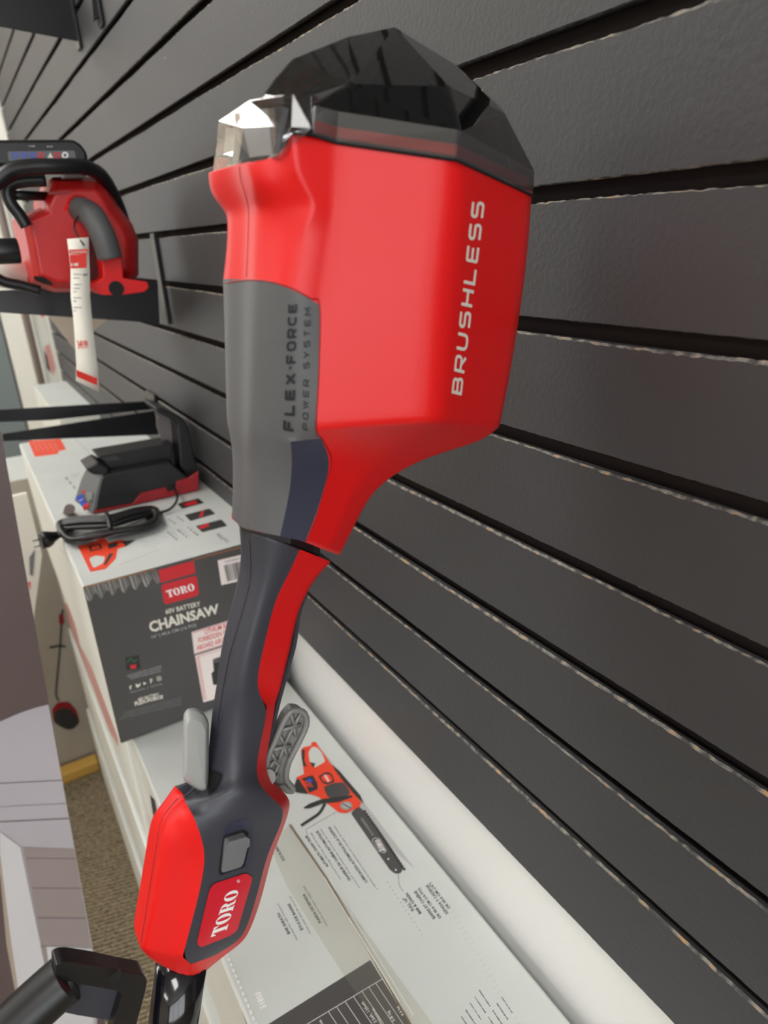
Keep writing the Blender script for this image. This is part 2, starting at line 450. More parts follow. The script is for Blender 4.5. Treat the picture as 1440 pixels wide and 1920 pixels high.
GLYPH = {
 'B': [([(0, -.1), (0, 1.1)], False), _c([(0, 1), (.93, 1), (.93, .5), (0, .5)]), _c([(0, .5), (1, .5), (1, 0), (0, 0)])],
 'R': [([(0, -.1), (0, 1.1)], False), _c([(0, 1), (1, 1), (1, .38), (0.05, .38)]), ([(.45, .38), (1, -.08)], False)],
 'U': [_c([(0, 1.08), (0, 0), (1, 0), (1, 1.08)], .4)],
 'S': [_c([(1, 1), (0, 1), (0, .52), (1, .52), (1, 0), (0, 0)], .24)],
 'H': [([(0, -.08), (0, 1.08)], False), ([(1, -.08), (1, 1.08)], False), ([(0, .5), (1, .5)], False)],
 'L': [([(0, 1.08), (0, 0), (1, 0)], False)],
 'E': [_c([(1, 1), (0, 1), (0, 0), (1, 0)], .1), ([(0, .5), (.92, .5)], False)],
 'F': [_c([(1, 1), (0, 1), (0, -.08)], .1), ([(0, .5), (.85, .5)], False)],
 'X': [([(0, 1.05), (1, -.05)], False), ([(0, -.05), (1, 1.05)], False)],
 '-': [([(0, .5), (1, .5)], False)],
 'O': [(rc([(0, 0), (1, 0), (1, 1), (0, 1)], .4, closed=True), True)],
 'C': [_c([(1, 1), (0, 1), (0, 0), (1, 0)], .4)],
 'P': [_c([(0, -.08), (0, 1), (1, 1), (1, .4), (0, .4)])],
 'W': [([(0, 1.05), (.25, 0), (.5, 1), (.75, 0), (1, 1.05)], False)],
 'Y': [([(0, 1.05), (.5, .45), (1, 1.05)], False), ([(.5, .5), (.5, -.08)], False)],
 'T': [([(0, 1), (1, 1)], False), ([(.5, 1), (.5, -.08)], False)],
 'M': [([(0, -.08), (0, 1), (.5, .3), (1, 1), (1, -.08)], False)],
}

# ================================================================== THE SETTING
FLOOR, CEIL = -1.40, 1.45
WX = 0.316                       # face of the slats
PITCH, G0 = 0.0762, 0.0887       # spacing of the grooves; height of one groove's lower lip
YE = 0.02                        # near end of the slatted partition
bm = bmesh.new(); box(bm, -4.6, 3.0, -4.0, 4.1, FLOOR - 0.05, FLOOR); struct('floor', bm, MT['carpet'])
bm = bmesh.new(); box(bm, -4.6, 3.0, -4.0, 4.1, CEIL, CEIL + 0.05); struct('ceiling', bm, MT['ceil'])
bm = bmesh.new(); box(bm, WX + 0.022, WX + 0.12, YE, 4.1, FLOOR, CEIL); struct('wall_partition', bm, MT['dry'])
bm = bmesh.new(); box(bm, -4.7, -4.6, -4.0, 4.1, FLOOR, CEIL); struct('wall_left', bm, MT['beige'])
bm = bmesh.new(); box(bm, 3.0, 3.1, -4.0, 4.1, FLOOR, CEIL); struct('wall_right', bm, MT['beige'])
bm = bmesh.new(); box(bm, -4.6, 3.0, 4.0, 4.1, FLOOR, CEIL); struct('wall_back', bm, MT['beige'])
bm = bmesh.new(); box(bm, -4.6, 3.0, -4.1, -4.0, FLOOR, CEIL); struct('wall_front', bm, MT['beige'])
# shop window behind the camera: bright daylight panes in a white frame
day = bpy.data.materials.new('daylight_pane'); day.use_nodes = True
_b = day.node_tree.nodes['Principled BSDF']; _b.inputs['Base Color'].default_value = (0.2, 0.2, 0.2, 1); _b.inputs['Emission Color'].default_value = (0.93, 0.97, 1.0, 1); _b.inputs['Emission Strength'].default_value = WINDOW_GLOW
wf = bmesh.new(); 
for k, x in enumerate((-3.9, -2.35, -0.8)):
    bm = bmesh.new(); box(bm, x, x + 1.5, -3.998, -3.99, -0.95, 1.25); w_ = struct('window_%d' % (k + 1), bm, day)
    bm = bmesh.new()
    for q in ((x - .05, x, -1.0, 1.3), (x + 1.5, x + 1.55, -1.0, 1.3), (x, x + 1.5, -1.0, -0.95), (x, x + 1.5, 1.25, 1.3)): box(bm, q[0], q[1], -3.998, -3.95, q[2], q[3])
    obj('window_frame', bm, MT['trimw'], w_)

# unseen glowing pane added on the back wall for the clear block to reflect
bm = bmesh.new(); box(bm, -1.75, -0.85, 3.985, 3.998, -0.7, 0.9); added_glow = day.copy(); added_glow.node_tree.nodes['Principled BSDF'].inputs['Emission Strength'].default_value = 2.0; w_ = struct('window_4', bm, added_glow)
bm = bmesh.new()
for q in ((-1.80, -1.75, -0.75, 0.95), (-0.85, -0.80, -0.75, 0.95), (-1.75, -0.85, -0.75, -0.7), (-1.75, -0.85, 0.9, 0.95)): box(bm, q[0], q[1], 3.95, 3.998, q[2], q[3])
obj('window_frame', bm, MT['trimw'], w_)  # frame round the added pane

# slatwall: boards with worn lips and dark channels between them
def slatwall():
    bm = bmesh.new()
    y0, y1 = YE, 3.04
    ys = [y0]
    while ys[-1] < y1 - 1e-4:
        y = ys[-1]; ys.append(min(y1, y + (0.003 if -0.02 < y < 1.4 else 0.03)))
    op = 0.0095
    kmin = -20
    for k in range(kmin, 8):
        top = G0 - k * PITCH; bot = max(G0 - (k + 1) * PITCH + op, -0.526) if k < 7 else -0.526
        if top > CEIL: continue
        ph = random.uniform(0, 50)
        prev = None
        for y in ys:
            j = lambda a: random.uniform(-a, a)
            wav = 0.0005 * math.sin(y * 11 + ph) + 0.0003 * math.sin(y * 37 + ph)
            wear = 0.0012 + 0.0007 * math.sin(y * 6 + ph) + j(0.0005)
            P = [(WX + 0.0122, y, top - 0.007), (WX + 0.005, y, top - 0.007), (WX + 0.005, y, top - 0.0005), (WX + 0.0016 + j(.0002), y, top + wav + j(0.0004)),
                 (WX, y, top - max(0.0004, wear) + wav), (WX, y, bot + 0.0007 + j(0.0002)),
                 (WX + 0.0012, y, bot + j(0.0003)), (WX + 0.005, y, bot), (WX + 0.005, y, bot + 0.006), (WX + 0.0122, y, bot + 0.006)]
            V = [bm.verts.new(p) for p in P]
            if prev:
                for a in range(9):
                    f = bm.faces.new((prev[a], prev[a + 1], V[a + 1], V[a]))
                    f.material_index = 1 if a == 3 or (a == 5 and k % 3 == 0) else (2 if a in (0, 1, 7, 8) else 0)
            else: bm.faces.new(V)
            prev = V
        bm.faces.new(prev[::-1])
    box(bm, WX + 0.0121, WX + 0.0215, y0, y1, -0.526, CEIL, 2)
    fixn(bm)
    return bm
struct('wall_slatted', slatwall(), [MT['slat'], MT['worn'], mat('shaded_channel', rgb(44, 38, 37), 0.9, spec=0.1)])  # brown channel colour darkened to put the groove's shade into it
bm = bmesh.new(); box(bm, WX - 0.004, WX + 0.021, 3.045, 3.10, -0.526, CEIL); struct('trim_1', bm, MT['trimw'])
# beyond the slats: door, its white casing and a taupe post
bm = bmesh.new(); box(bm, -0.02, 0.19, 3.96, 3.995, FLOOR, 0.7); struct('door_1', bm, MT['teal'])
bm = bmesh.new(); box(bm, 0.20, 0.29, 3.93, 3.995, FLOOR, 0.8); struct('trim_2', bm, MT['trimw'], bevel=0.004)
bm = bmesh.new(); tube(bm, [(0.243, 3.08, FLOOR), (0.243, 3.08, CEIL)], 0.012, 16); struct('trim_3', bm, MT['postm'])
bm = bmesh.new(); box(bm, -4.6, -0.2, 3.98, 3.998, FLOOR, FLOOR + 0.1); struct('baseboard_back', bm, MT['trimw'])

# ceiling lamps
def lamp(x, y, w, l, label):
    t = thing('ceiling_light', label, 'ceiling light', group='ceiling light panels')
    bm = bmesh.new(); box(bm, x - w / 2, x + w / 2, y - l / 2, y + l / 2, CEIL - 0.012, CEIL - 0.008); obj('diffuser', bm, MT['lamp'], t)
    bm = bmesh.new()
    for a in ((x - w / 2 - .03, x - w / 2, y - l / 2 - .03, y + l / 2 + .03), (x + w / 2, x + w / 2 + .03, y - l / 2 - .03, y + l / 2 + .03),
              (x - w / 2, x + w / 2, y - l / 2 - .03, y - l / 2), (x - w / 2, x + w / 2, y + l / 2, y + l / 2 + .03)):
        box(bm, *a, CEIL - 0.02, CEIL)
    obj('frame', bm, MT['lampf'], t)
for x in (-0.8, -3.1):
    for y in (-1.25, 1.3, 3.2):
        lamp(x, y, 0.6, 1.2, 'flat fluorescent panel with white frame set in the ceiling')

# ================================================================== CARTONS
def carton(label, x0, x1, y0, y1, z0, z1, front=None, side=None, top=None, group=None):
    t = thing('carton', label, 'box', group=group)
    bm = bmesh.new(); fs = box(bm, x0, x1, y0, y1, z0, z1)
    fs[1].material_index = 0; fs[2].material_index = 1; fs[5].material_index = 2
    obj('body', bm, [top or MT['card'], front or MT['cardside'], side or MT['cardside']], t, bevel=0.003, seg=2)
    return t
TA, TB = -0.402, -0.660
A = carton('dark-fronted chainsaw carton with red logo, lying under the battery charger', 0.060, 0.326, 0.882, 1.735, TB + 0.003, TA, front=MT['carddark'])
B = carton('pale grey carton with a chainsaw picture on its taped top, below the cordless tool', 0.077, 0.322, 0.055, 0.913, -0.912, TB)
Cc = carton('white carton directly under the one with the printed chainsaw top', 0.066, 0.322, 0.05, 0.905, -1.160, -0.915)
D = carton('lowest white carton of the near stack, standing on the carpet', 0.057, 0.322, 0.05, 0.90, FLOOR, -1.163)
E_ = carton('white carton directly under the dark-fronted chainsaw carton', 0.070, 0.322, 0.925, 1.78, -0.912, TB)
F_ = carton('white carton second from the floor behind the near stack', 0.064, 0.322, 0.925, 1.78, -1.160, -0.915)
G_ = carton('lowest white carton of the rear stack, standing on the carpet', 0.057, 0.322, 0.925, 1.77, FLOOR, -1.163)
H_ = carton('white carton at the far end of the slatted wall behind the rear stack', 0.20, 0.322, 2.25, 2.95, FLOOR, -0.47)
J_ = carton('tall white carton standing on end past the slats with a red tool picture', 0.262, 0.335, 3.11, 3.40, FLOOR, 0.2)

def z7(x, y): return (140 + x * 0.2361, 1000 + y * 0.2361)
def zz(off, s): return lambda *P: [(off[0] + x * s, off[1] + y * s) for x, y in P]
# ---- front of the chainsaw carton
Z = zz((140, 1000), 0.2361)
p = Print(on_plane(y=0.8818), lift=0.0001, step=0.00005)
p.poly(Z((66, 424), (640, 278), (640, 290), (68, 440)), MT['brown']); p.poly(Z((940, 205), (1750, -10), (1750, 5), (942, 216)), MT['brown'])
p.poly(Z((665, 292), (945, 217), (960, 315), (682, 393)), MT['printred'])
p.poly(rpoly(Z((686, 408), (968, 334), (988, 492), (712, 568)), 6), MT['printred'])
p.serif(Z((742, 512), (958, 450), (722, 456), (944, 396)), MT['white'])
p.part('logo', A, 'red logo badge with white capitals')
p.text('60V BATTERY', Z((725, 642), (1002, 575), (718, 606), (994, 540)), MT['cream'], 0.02)
p.text('CHAINSAW', Z((602, 786), (1150, 630), (582, 708), (1140, 560)), MT['cream'], 0.035)
p.text('16" | 40.6 CM (16 PO)', Z((614, 834), (968, 738), (608, 814), (962, 714)), MT['ink3'], 0.015)
p.part('title_lettering', A, 'pale product lettering')
for k in range(3): p.dashes(*Z((415 + 14 * k, 1132 + 12 * k * 1.0), (690, 1052 + 20 * k)), 1.6, MT['ink3'], 22)
p.poly(Z((400, 988), (508, 966), (525, 1074), (412, 1090)), MT['ink'])
p.poly(Z((440, 1048), (486, 1040), (490, 1070), (446, 1078)), MT['printred'])
p.path(rc(Z((415, 1030), (445, 990), (470, 1025), (500, 1000)), 4), 2.4, MT['green'])
p.text('f', Z((436, 1240), (456, 1236), (432, 1212), (452, 1208)), MT['cream'], 0.04)
p.poly(rpoly(Z((484, 1192), (505, 1204), (524, 1184), (520, 1210), (500, 1226), (486, 1218)), 1), MT['cream'])
p.poly(Z((545, 1180), (572, 1190), (548, 1206)), MT['cream'])
p.text('P', Z((604, 1192), (622, 1188), (596, 1158), (616, 1152)), MT['cream'], 0.03)
p.path(rpoly(Z((652, 1142), (682, 1134), (688, 1164), (658, 1172)), 2), 1, MT['cream'], True)
p.path([(z7(670, 1154)[0] + 1.6 * math.cos(a), z7(670, 1154)[1] + 1.6 * math.sin(a)) for a in [k * math.pi / 4 for k in range(8)]], 0.8, MT['cream'], True)
p.text('toro.com  |  toro.ca', Z((442, 1270), (694, 1200), (438, 1254), (690, 1184)), MT['ink3'], 0.0)
p.text('60V BATTERY', Z((506, 1332), (672, 1288), (500, 1308), (668, 1266)), MT['cream'], 0.02)
p.text('FLEX-FORCE', Z((480, 1368), (704, 1308), (474, 1340), (700, 1284)), MT['cream'], 0.04)
for k in range(4): p.dashes(*Z((405 - 16 * k, 1420 + 18 * k), (850, 1302 + 18 * k)), 1.5, MT['ink2'], 34)
p.done('small_print', A, 'rows of small symbols and fine print')
p = Print(on_plane(y=0.8818), lift=0.0004)
p.poly(Z((1135, 215), (1400, 152), (1440, 350), (1165, 412)), MT['labelw'])
x = 1185
while x < 1400:
    w = random.choice((3, 4, 6, 9)); s = -0.235
    f = lambda a, t: (a + (t * 28), (255 + (a - 1185) * s) + t * 128)
    p.poly(Z(f(x, 0), f(x + w, 0), f(x + w, 1), f(x, 1)), MT['ink']); x += w + random.choice((3, 4, 6))
p.dashes(*Z((1190, 228), (1330, 195)), 2, MT['ink2'], 10)
p.done('barcode_label', A, 'white sticker with a barcode')
p = Print(on_plane(y=0.8818), lift=0.0004)
p.poly(Z((928, 785), (1520, 600), (1545, 770), (950, 962)), MT['labelw'])
p.path(Z((936, 792), (1516, 608), (1540, 766), (954, 954)), 1, MT['printred'], True)
p.text('LITHIUM BATTERIES', Z((1036, 802), (1352, 708), (1030, 766), (1346, 672)), MT['printred'], 0.015)
p.text('FORBIDDEN FOR TRANSPORT', Z((985, 870), (1452, 728), (980, 832), (1446, 692)), MT['printred'], 0.015)
p.text('ABOARD AIRCRAFT', Z((972, 930), (1268, 838), (966, 894), (1262, 802)), MT['printred'], 0.015)
p.poly(Z((956, 972), (1560, 780), (1620, 1180), (1022, 1342)), MT['labelw'])
for k in range(34):
    a = k / 34; b = a + 0.014
    u0, u1 = (966 + 58 * a, 985 + 345 * a), (966 + 58 * b + 24, 985 + 345 * b - 14)
    p.line(*Z(u0, u1), 0.8, MT['printred'])
for k in range(26):
    p.line(*Z((985 + 22 * k, 985 - 7 * k), (1000 + 22 * k, 965 - 7 * k)), 0.8, MT['printred'])
p.poly(rpoly(Z((1096, 1000), (1150, 980), (1200, 990), (1230, 1150), (1160, 1170), (1150, 1200), (1100, 1205), (1085, 1110), (1105, 1095)), 2), MT['ink'])
p.path(rpoly(Z((1105, 1005), (1170, 985), (1180, 1005), (1115, 1022)), 2), 0.7, MT['ink3'], True)
p.done('warning_label', A, 'white label with red lettering and a battery picture')
# ---- top of the chainsaw carton
Z = zz((0, 740), 0.3194)
p = Print(on_plane(z=TA), lift=0.0001)
for q, bl in ((((1040, 640), (1165, 608), (1198, 636), (1070, 670)), ((1070, 640), (1150, 620), (1160, 640), (1085, 655))),
              (((1083, 706), (1230, 668), (1265, 700), (1118, 742)), ((1180, 690), (1200, 672), (1190, 712), (1165, 722))),
              (((1148, 772), (1300, 732), (1335, 770), (1188, 808)), ((1165, 778), (1220, 752), (1230, 770), (1180, 790)))):
    p.poly(rpoly(Z(*q), 2), MT['ink']); p.poly(Z(*bl), MT['printred'])
for k in range(3): p.dashes(*Z((982 + 60 * k, 806 - 14 * k), (1045 + 60 * k, 856 - 14 * k)), 3, MT['ink2'], 4); p.dashes(*Z((1000 + 60 * k, 800 - 14 * k), (1060 + 60 * k, 848 - 14 * k)), 1.5, MT['ink3'], 5)
for k in range(3): p.dashes(*Z((940 + 50 * k, 745 - 14 * k), (985 + 50 * k, 775 - 14 * k)), 2.4, MT['ink2'], 3)
p.text('60V', Z((1270, 822), (1300, 855), (1288, 808), (1318, 846)), MT['ink2'], 0.02); p.text('MAX', Z((1305, 850), (1330, 872), (1325, 838), (1352, 862)), MT['ink2'], 0.0)
p.part('photo_strip', A, 'three dark photo panels with captions')
p.poly(Z((455, 885), (500, 880), (610, 838), (640, 868), (700, 852), (740, 856), (735, 892), (690, 905), (680, 962), (622, 1022), (530, 1040)), MT['orange'])
p.poly(rpoly(Z((522, 962), (560, 944), (618, 950), (605, 990), (548, 1018)), 4), MT['card'])
p.poly(Z((715, 860), (798, 852), (738, 892)), MT['ink']); p.poly(rpoly(Z((520, 888), (590, 870), (600, 905), (530, 922)), 2), MT['ink'])
p.poly(Z((535, 892), (580, 880), (586, 900), (540, 912)), MT['orange']); p.poly(Z((630, 880), (690, 865), (690, 890), (640, 905)), MT['ink'])
p.poly(Z((640, 935), (668, 930), (620, 1000), (608, 998)), MT['ink']); p.line(*Z((352, 900), (490, 1090)), 0.8, MT['ink3'])
p.part('saw_picture', A, 'orange saw picture')
p.poly(Z((165, 272), (355, 260), (388, 322), (345, 330), (340, 348), (205, 364)), MT['orange'])
for k in range(5): p.line(*Z((195 + 30 * k, 280), (225 + 30 * k, 330)), 1.0, MT['pink'])
p.dashes(*Z((385, 485), (450, 560)), 3, MT['ink2'], 3); p.dashes(*Z((420, 480), (468, 465)), 2, MT['ink3'], 3)
p.done('orange_panel', A, 'orange printed patch at the far end')
p = Print(on_plane(z=TA), lift=0.0004)
for k in range(9):
    a = (900 + 20 * k, 900 - 12 * k); p.line(*Z(a, (a[0] - random.uniform(30, 120), a[1] - random.uniform(10, 60))), 0.7, MT['ink3'])
p.line(*Z((700, 1000), (930, 910)), 0.8, MT['ink3']); p.line(*Z((430, 250), (590, 400)), 1.0, MT['ink3'])
p.done('crease', A, 'faint creases in the card')
# shiny crumpled tape over the near top corner of the dark end
bm = bmesh.new(); Zq = zz((140, 1000), 0.2361); n = 40; prev = None
for k in range(n + 1):
    t = k / n; a = Zq((75 + 575 * t, 432 - 148 * t))[0]; b = Zq((100 + 575 * t, 520 - 148 * t + 30 * math.sin(k)))[0]
    v1 = bm.verts.new(at(*a, y=0.8812 - 0.0007 * (k % 2))); v2 = bm.verts.new(at(*b, y=0.8814 - 0.0005 * ((k + 1) % 2)))
    if prev: bm.faces.new((prev[0], v1, v2, prev[1]))
    prev = (v1, v2)
obj('tape_strip', bm, smoke('shiny_tape', (0.9, 0.9, 0.92, 1), 0.15, 0.10, (0.6, 0.6, 0.62, 1), 1.8), A)

# ---- printed top of the near carton
Z = zz((400, 1520), 0.41667); Q = zz((480, 1300), 0.2222)
p = Print(on_flat('z', TB, (.080, .058), (.319, .91)), lift=0.0001, step=0.00002)
I, I2 = MT['ink'], MT['ink2']
def tx(s, a, b, h, m=I, bold=0.02):
    """text standing on the line a-b (zoomed coordinates), h tall to its upper left"""
    a, b = Vector(a), Vector(b); d = (b - a).normalized(); n = Vector((d.y, -d.x)) * h
    p.text(s, Z(a, b, a + n, b + n), m, bold)
tx('BAR SHEATH', (346, 552), (298, 458), 13, bold=0.035)
tx('Included for safe transport', (379, 578), (292, 415), 9, bold=0)
tx('ÉTUI DE BARRE', (405, 534), (344, 416), 12, bold=0.035)
tx('Inclus pour plus de sécurité', (438, 550), (348, 384), 9, bold=0)
tx('FUNDA DE ESPADA', (486, 502), (410, 372), 12, bold=0.035)
tx('Incluido para mayor seguridad', (514, 515), (410, 338), 9, bold=0)
p.part('caption', B, 'three bar sheath captions')
tx('EQUILIBRADO', (322, 222), (270, 128), 12, bold=0.03)
p.part('caption', B)
tx('AUTOMATIC CHAIN OILER', (520, 250), (420, 108), 12, bold=0.03)
tx('and View-Through Oil Tank with Fill Gauge', (574, 306), (440, 98), 8, bold=0)
tx('GRAISSEUR DE CHAÎNE AUTOMATIQUE', (620, 312), (470, 88), 12, bold=0.03)
tx('et réservoir d’huile transparent, avec jauge de niveau', (660, 346), (484, 80), 8, bold=0)
tx('LUBRICACIÓN AUTOMÁTICA DE LA CADENA', (694, 320), (524, 70), 12, bold=0.03)
tx('y depósito de aceite transparente con indicador de llenado', (738, 352), (545, 66), 8, bold=0)
p.part('caption', B, 'chain oiler captions')
tx('FULL 16"', (905, 446), (862, 388), 14, bold=0.035); tx('BAR & CHAIN', (937, 460), (874, 368), 13, bold=0.035)
tx('BARRE ET CHAÎNE', (1000, 482), (912, 358), 13, bold=0.03); tx('DE 40.6 CM (16 PO)', (1026, 480), (928, 346), 12, bold=0.03)
tx('ESPADA Y CADENA', (1058, 460), (964, 330), 13, bold=0.03); tx('DE 40.6 CM (16")', (1066, 436), (978, 322), 12, bold=0.03)
p.part('caption', B, 'bar and chain captions')
p.line(*Q((1200, 1530), (1208, 1620)), 0.8, I); p.line(*Q((1208, 1620), (1242, 1672)), 0.8, I)
p.line(*Q((680, 1000), (418, 1150)), 0.7, I); p.line(*Q((418, 1150), (436, 1196)), 0.7, I)
p.part('leader_line', B, 'thin lines from picture to captions')
tx('51850', (238, 884), (210, 812), 26, MT['white'], 0.02)
p.part('model_number', B, 'white number')
# dark table at the near end
p.poly(Z((706, 672), (245, 962), (60, 1290), (1000, 1290), (1010, 1110), (885, 960)), MT['carddark'])
d = Vector((0.555, 0.83))
p.line(*Z((762, 756), (180, 1108)), 0.9, MT['white'])
for a in ((518, 905), (556, 884), (594, 860), (632, 838), (668, 812), (698, 792), (730, 775), (760, 757)):
    p.line(*Z(a, (a[0] + d.x * 330, a[1] + d.y * 330)), 0.8, MT['white'])
tx('4,4 kg', (860, 918), (832, 878), 14, MT['white'], 0.0); tx('5,8 kg', (818, 944), (790, 900), 14, MT['white'], 0.0)
tx('60 minutos', (776, 985), (722, 888), 14, MT['white'], 0.0); tx('2.5ah, 135wh', (736, 950), (676, 858), 14, MT['white'], 0.0); tx('Cuenta', (510, 985), (484, 940), 14, MT['white'], 0.0)
p.part('table_print', B, 'dark table with white lines and figures')
# fine print and creases on the right flap
for k in range(9):
    a = (1165 + 20 * (k % 5) + (120 if k > 4 else 0), 1000 - 30 * (k % 5)); p.dashes(*Z(a, (a[0] - 50, a[1] - 75)), 2.2, I, 9)
for k in range(14):
    a = (780 + 12 * k, 320 + 18 * k); p.poly(Z(a, (a[0] + 6, a[1] + 2), (a[0] + 2, a[1] + 7)), I2)
for k in range(26):
    a = (1060 + 14 * k, 400 + 24 * k); p.line(*Z(a, (a[0] - 14 - random.uniform(0, 14), a[1] + 14)), 0.6, MT['ink3'])
p.part('fine_print', B, 'small grey print and scuffs')
# picture of the saw
OR = MT['orange']
p.poly(Q((490, 400), (900, 905), (1340, 1480), (1200, 1360), (830, 960), (560, 520)), MT['ink3'])
p.poly(rpoly(Q((800, 1010), (865, 950), (930, 1010), (1030, 1140), (1160, 1330), (1240, 1460), (1225, 1515), (1180, 1525), (1130, 1490), (1040, 1360)), 4), MT['carddark'])
for k in range(22):
    t = k / 21; a = Vector((905, 985)).lerp(Vector((1235, 1470)), t); p.poly(Q(a, a + Vector((26, 2)), a + Vector((22, 26)), a + Vector((4, 20))), I)
p.poly(rpoly(Q((1000, 1215), (1045, 1225), (1105, 1330), (1085, 1350), (1035, 1335), (975, 1240)), 2), MT['ink3']); p.poly(rpoly(Q((1004, 1222), (1042, 1232), (1098, 1328), (1082, 1342), (1038, 1328), (982, 1242)), 2), MT['carddark'])
p.serif(Q((1048, 1335), (1000, 1240), (1092, 1328), (1040, 1232)), MT['white'])
p.text('POWERED', Q((978, 1200), (880, 1055), (994, 1190), (896, 1045)), MT['ink3'], 0.0)
for c in ((1117, 1398), (1180, 1490)): p.poly([(Q(c)[0][0] + 1.6 * math.cos(k), Q(c)[0][1] + 1.6 * math.sin(k)) for k in range(6)], MT['white'])
p.poly(rpoly(Q((315, 800), (345, 715), (380, 700), (500, 690), (540, 810), (440, 850), (330, 835)), 3), I)
p.poly(Q((335, 712), (405, 680), (400, 640), (378, 480), (400, 455), (465, 440), (470, 412), (505, 410), (530, 450), (620, 580), (690, 670), (810, 825), (640, 760), (520, 870), (440, 845), (370, 730)), OR)
p.poly(Q((385, 720), (440, 700), (480, 690), (540, 800), (450, 840)), I)
for k in range(4): p.line(*Q((375 + 22 * k, 735), (410 + 22 * k, 790)), 2.2, OR)
p.poly(Q((425, 735), (450, 715), (480, 735), (460, 755)), MT['blue'])
p.poly(rpoly(Q((442, 500), (470, 450), (515, 455), (555, 500), (585, 575), (545, 600), (490, 630), (455, 590)), 4), MT['card'])
p.poly(Q((388, 470), (412, 478), (410, 570), (430, 620), (398, 612), (384, 540)), I); p.poly(Q((450, 580), (500, 590), (488, 632)), I)
p.poly(Q((640, 600), (700, 650), (880, 860), (910, 930), (800, 830), (660, 640)), I)
p.poly(Q((520, 870), (520, 700), (600, 660), (700, 700), (810, 830), (890, 920), (870, 960), (760, 1010), (700, 1005), (600, 930)), OR)
p.poly(rpoly(Q((525, 700), (600, 660), (640, 680), (665, 745), (600, 770), (560, 755)), 3), I); p.poly(rpoly(Q((545, 705), (600, 680), (630, 690), (648, 735), (600, 752), (565, 740)), 2), OR)
p.serif(Q((628, 742), (590, 684), (608, 750), (568, 694)), MT['white'])
p.poly(rpoly(Q((570, 790), (650, 755), (740, 750), (800, 835), (770, 870), (650, 890), (600, 870)), 4), MT['carddark'])
p.poly(rpoly(Q((400, 965), (450, 930), (560, 890), (700, 870), (810, 860), (820, 875), (690, 920), (560, 930), (450, 970), (405, 972)), 3), I)
p.path(rc(Q((380, 1115), (440, 1075), (540, 1010), (580, 930)), 10), 5, I)
for c, r, m in (((762, 948), 11, MT['silver']), ((762, 948), 8, MT['ink3'])):
    q = Q(c)[0]; p.poly([(q[0] + r * 1.05 * math.cos(k * math.pi / 10), q[1] + r * 0.75 * math.sin(k * math.pi / 10)) for k in range(20)], m)
p.line(*Q((730, 930), (800, 970)), 2, I)
p.line(*Q((270, 1105), (900, 2000)), 0.6, I2)
p.done('saw_picture', B, 'printed orange chainsaw with dark bar')
# tape and raised flap lip down the middle
p = Print(on_flat('z', TB, (.080, .058), (.319, .91)), lift=0.0030, step=0.0)
p.poly(Z((250, 150), (345, 60), (470, 250), (1010, 990), (860, 1130), (600, 760), (470, 560), (330, 340)), MT['tape'])
p.done('tape', B, 'clear tape over the middle seam')
bm = bmesh.new()
for a, b, w in (((345, 66), (508, 306), 2.2), ((508, 306), (702, 640), 2.2), ((702, 640), (885, 962), 2.2), ((885, 962), (960, 1100), 2.2)):
    q = Z(a, b); P0, P1 = at(*q[0], z=TB), at(*q[1], z=TB); n = Vector((0.0009, 0, 0))
    prism(bm, [P0 - n * 0.6, P1 - n * 0.6, P1 + n, P0 + n], [x_ + Vector((0, 0, 0.0016)) for x_ in (P0 - n * 0.6, P1 - n * 0.6, P1 + n, P0 + n)])
fixn(bm); obj('flap_edge', bm, mat('flap_brown', rgb(112, 92, 70), 0.8), B)
p = Print(on_plane(z=TB), lift=0.0034, step=0.0)
for a, b in (((500, 300), (860, 900)), ((520, 300), (900, 920)), ((610, 480), (840, 860))):
    p.line(*Z(a, b), 1.0, MT['trimw'])
p.done('tape_crease', B, 'pale wrinkles in the tape')
bm = bmesh.new()      # perforation dots along the left edge
for k in range(46):
    q = at(0, 0, z=TB) if False else Vector((0.0835, 0.50 - k * 0.0066, TB + 0.0004)); box(bm, q.x - .0008, q.x + .0008, q.y - .002, q.y + .0016, q.z - 0.0003, q.z + 0.0004)
obj('perforation', bm, MT['white'], B)
# ---- prints on the long sides
p = Print(on_side(0.0768, .06, .91, -.91, -.662), lift=0.0003)
p.poly([(257, 1477), (262, 1484), (290, 1570), (300, 1640), (284, 1600)], MT['orange']); p.poly([(281, 1490), (290, 1500), (298, 1540), (287, 1528)], I); p.done('side_print', B, 'orange and black sliver of picture on the long side')
p = Print(on_side(0.0658, .06, .90, -1.158, -.917), lift=0.0003)
p.poly([(231, 1484), (239, 1483), (246, 1503), (238, 1505)], MT['tagr'])
p.poly([(222, 1400), (227, 1402), (268, 1590), (262, 1590)], MT['pink']); p.done('side_print', Cc, 'red block on the white long side')
p = Print(on_side(0.0698, .93, 1.77, -.91, -.662), lift=0.0003)
p.poly([(116, 1120), (132, 1135), (150, 1210), (215, 1330), (222, 1400), (205, 1370), (150, 1260)], MT['pink']); p.done('side_print', E_, 'faded pink stripe on the long side')
p = Print(on_side(0.0568, .06, .89, -1.39, -1.166), lift=0.0003)
p.poly([(190, 1452), (198, 1470), (250, 1630), (262, 1664), (244, 1630)], MT['silver']); p.done('side_print', D, 'grey stripe on the long side')
p = Print(on_side(0.0768, .06, .91, -.91, -.662), lift=0.0003)
p.line((450, 1805), (490, 1925), 1.5, I2); p.line((438, 1812), (462, 1920), 2.0, MT['ink3']); p.done('side_mark', B, 'dark scored lines on the long side')
p = Print(on_plane(y=3.109), lift=0.001)
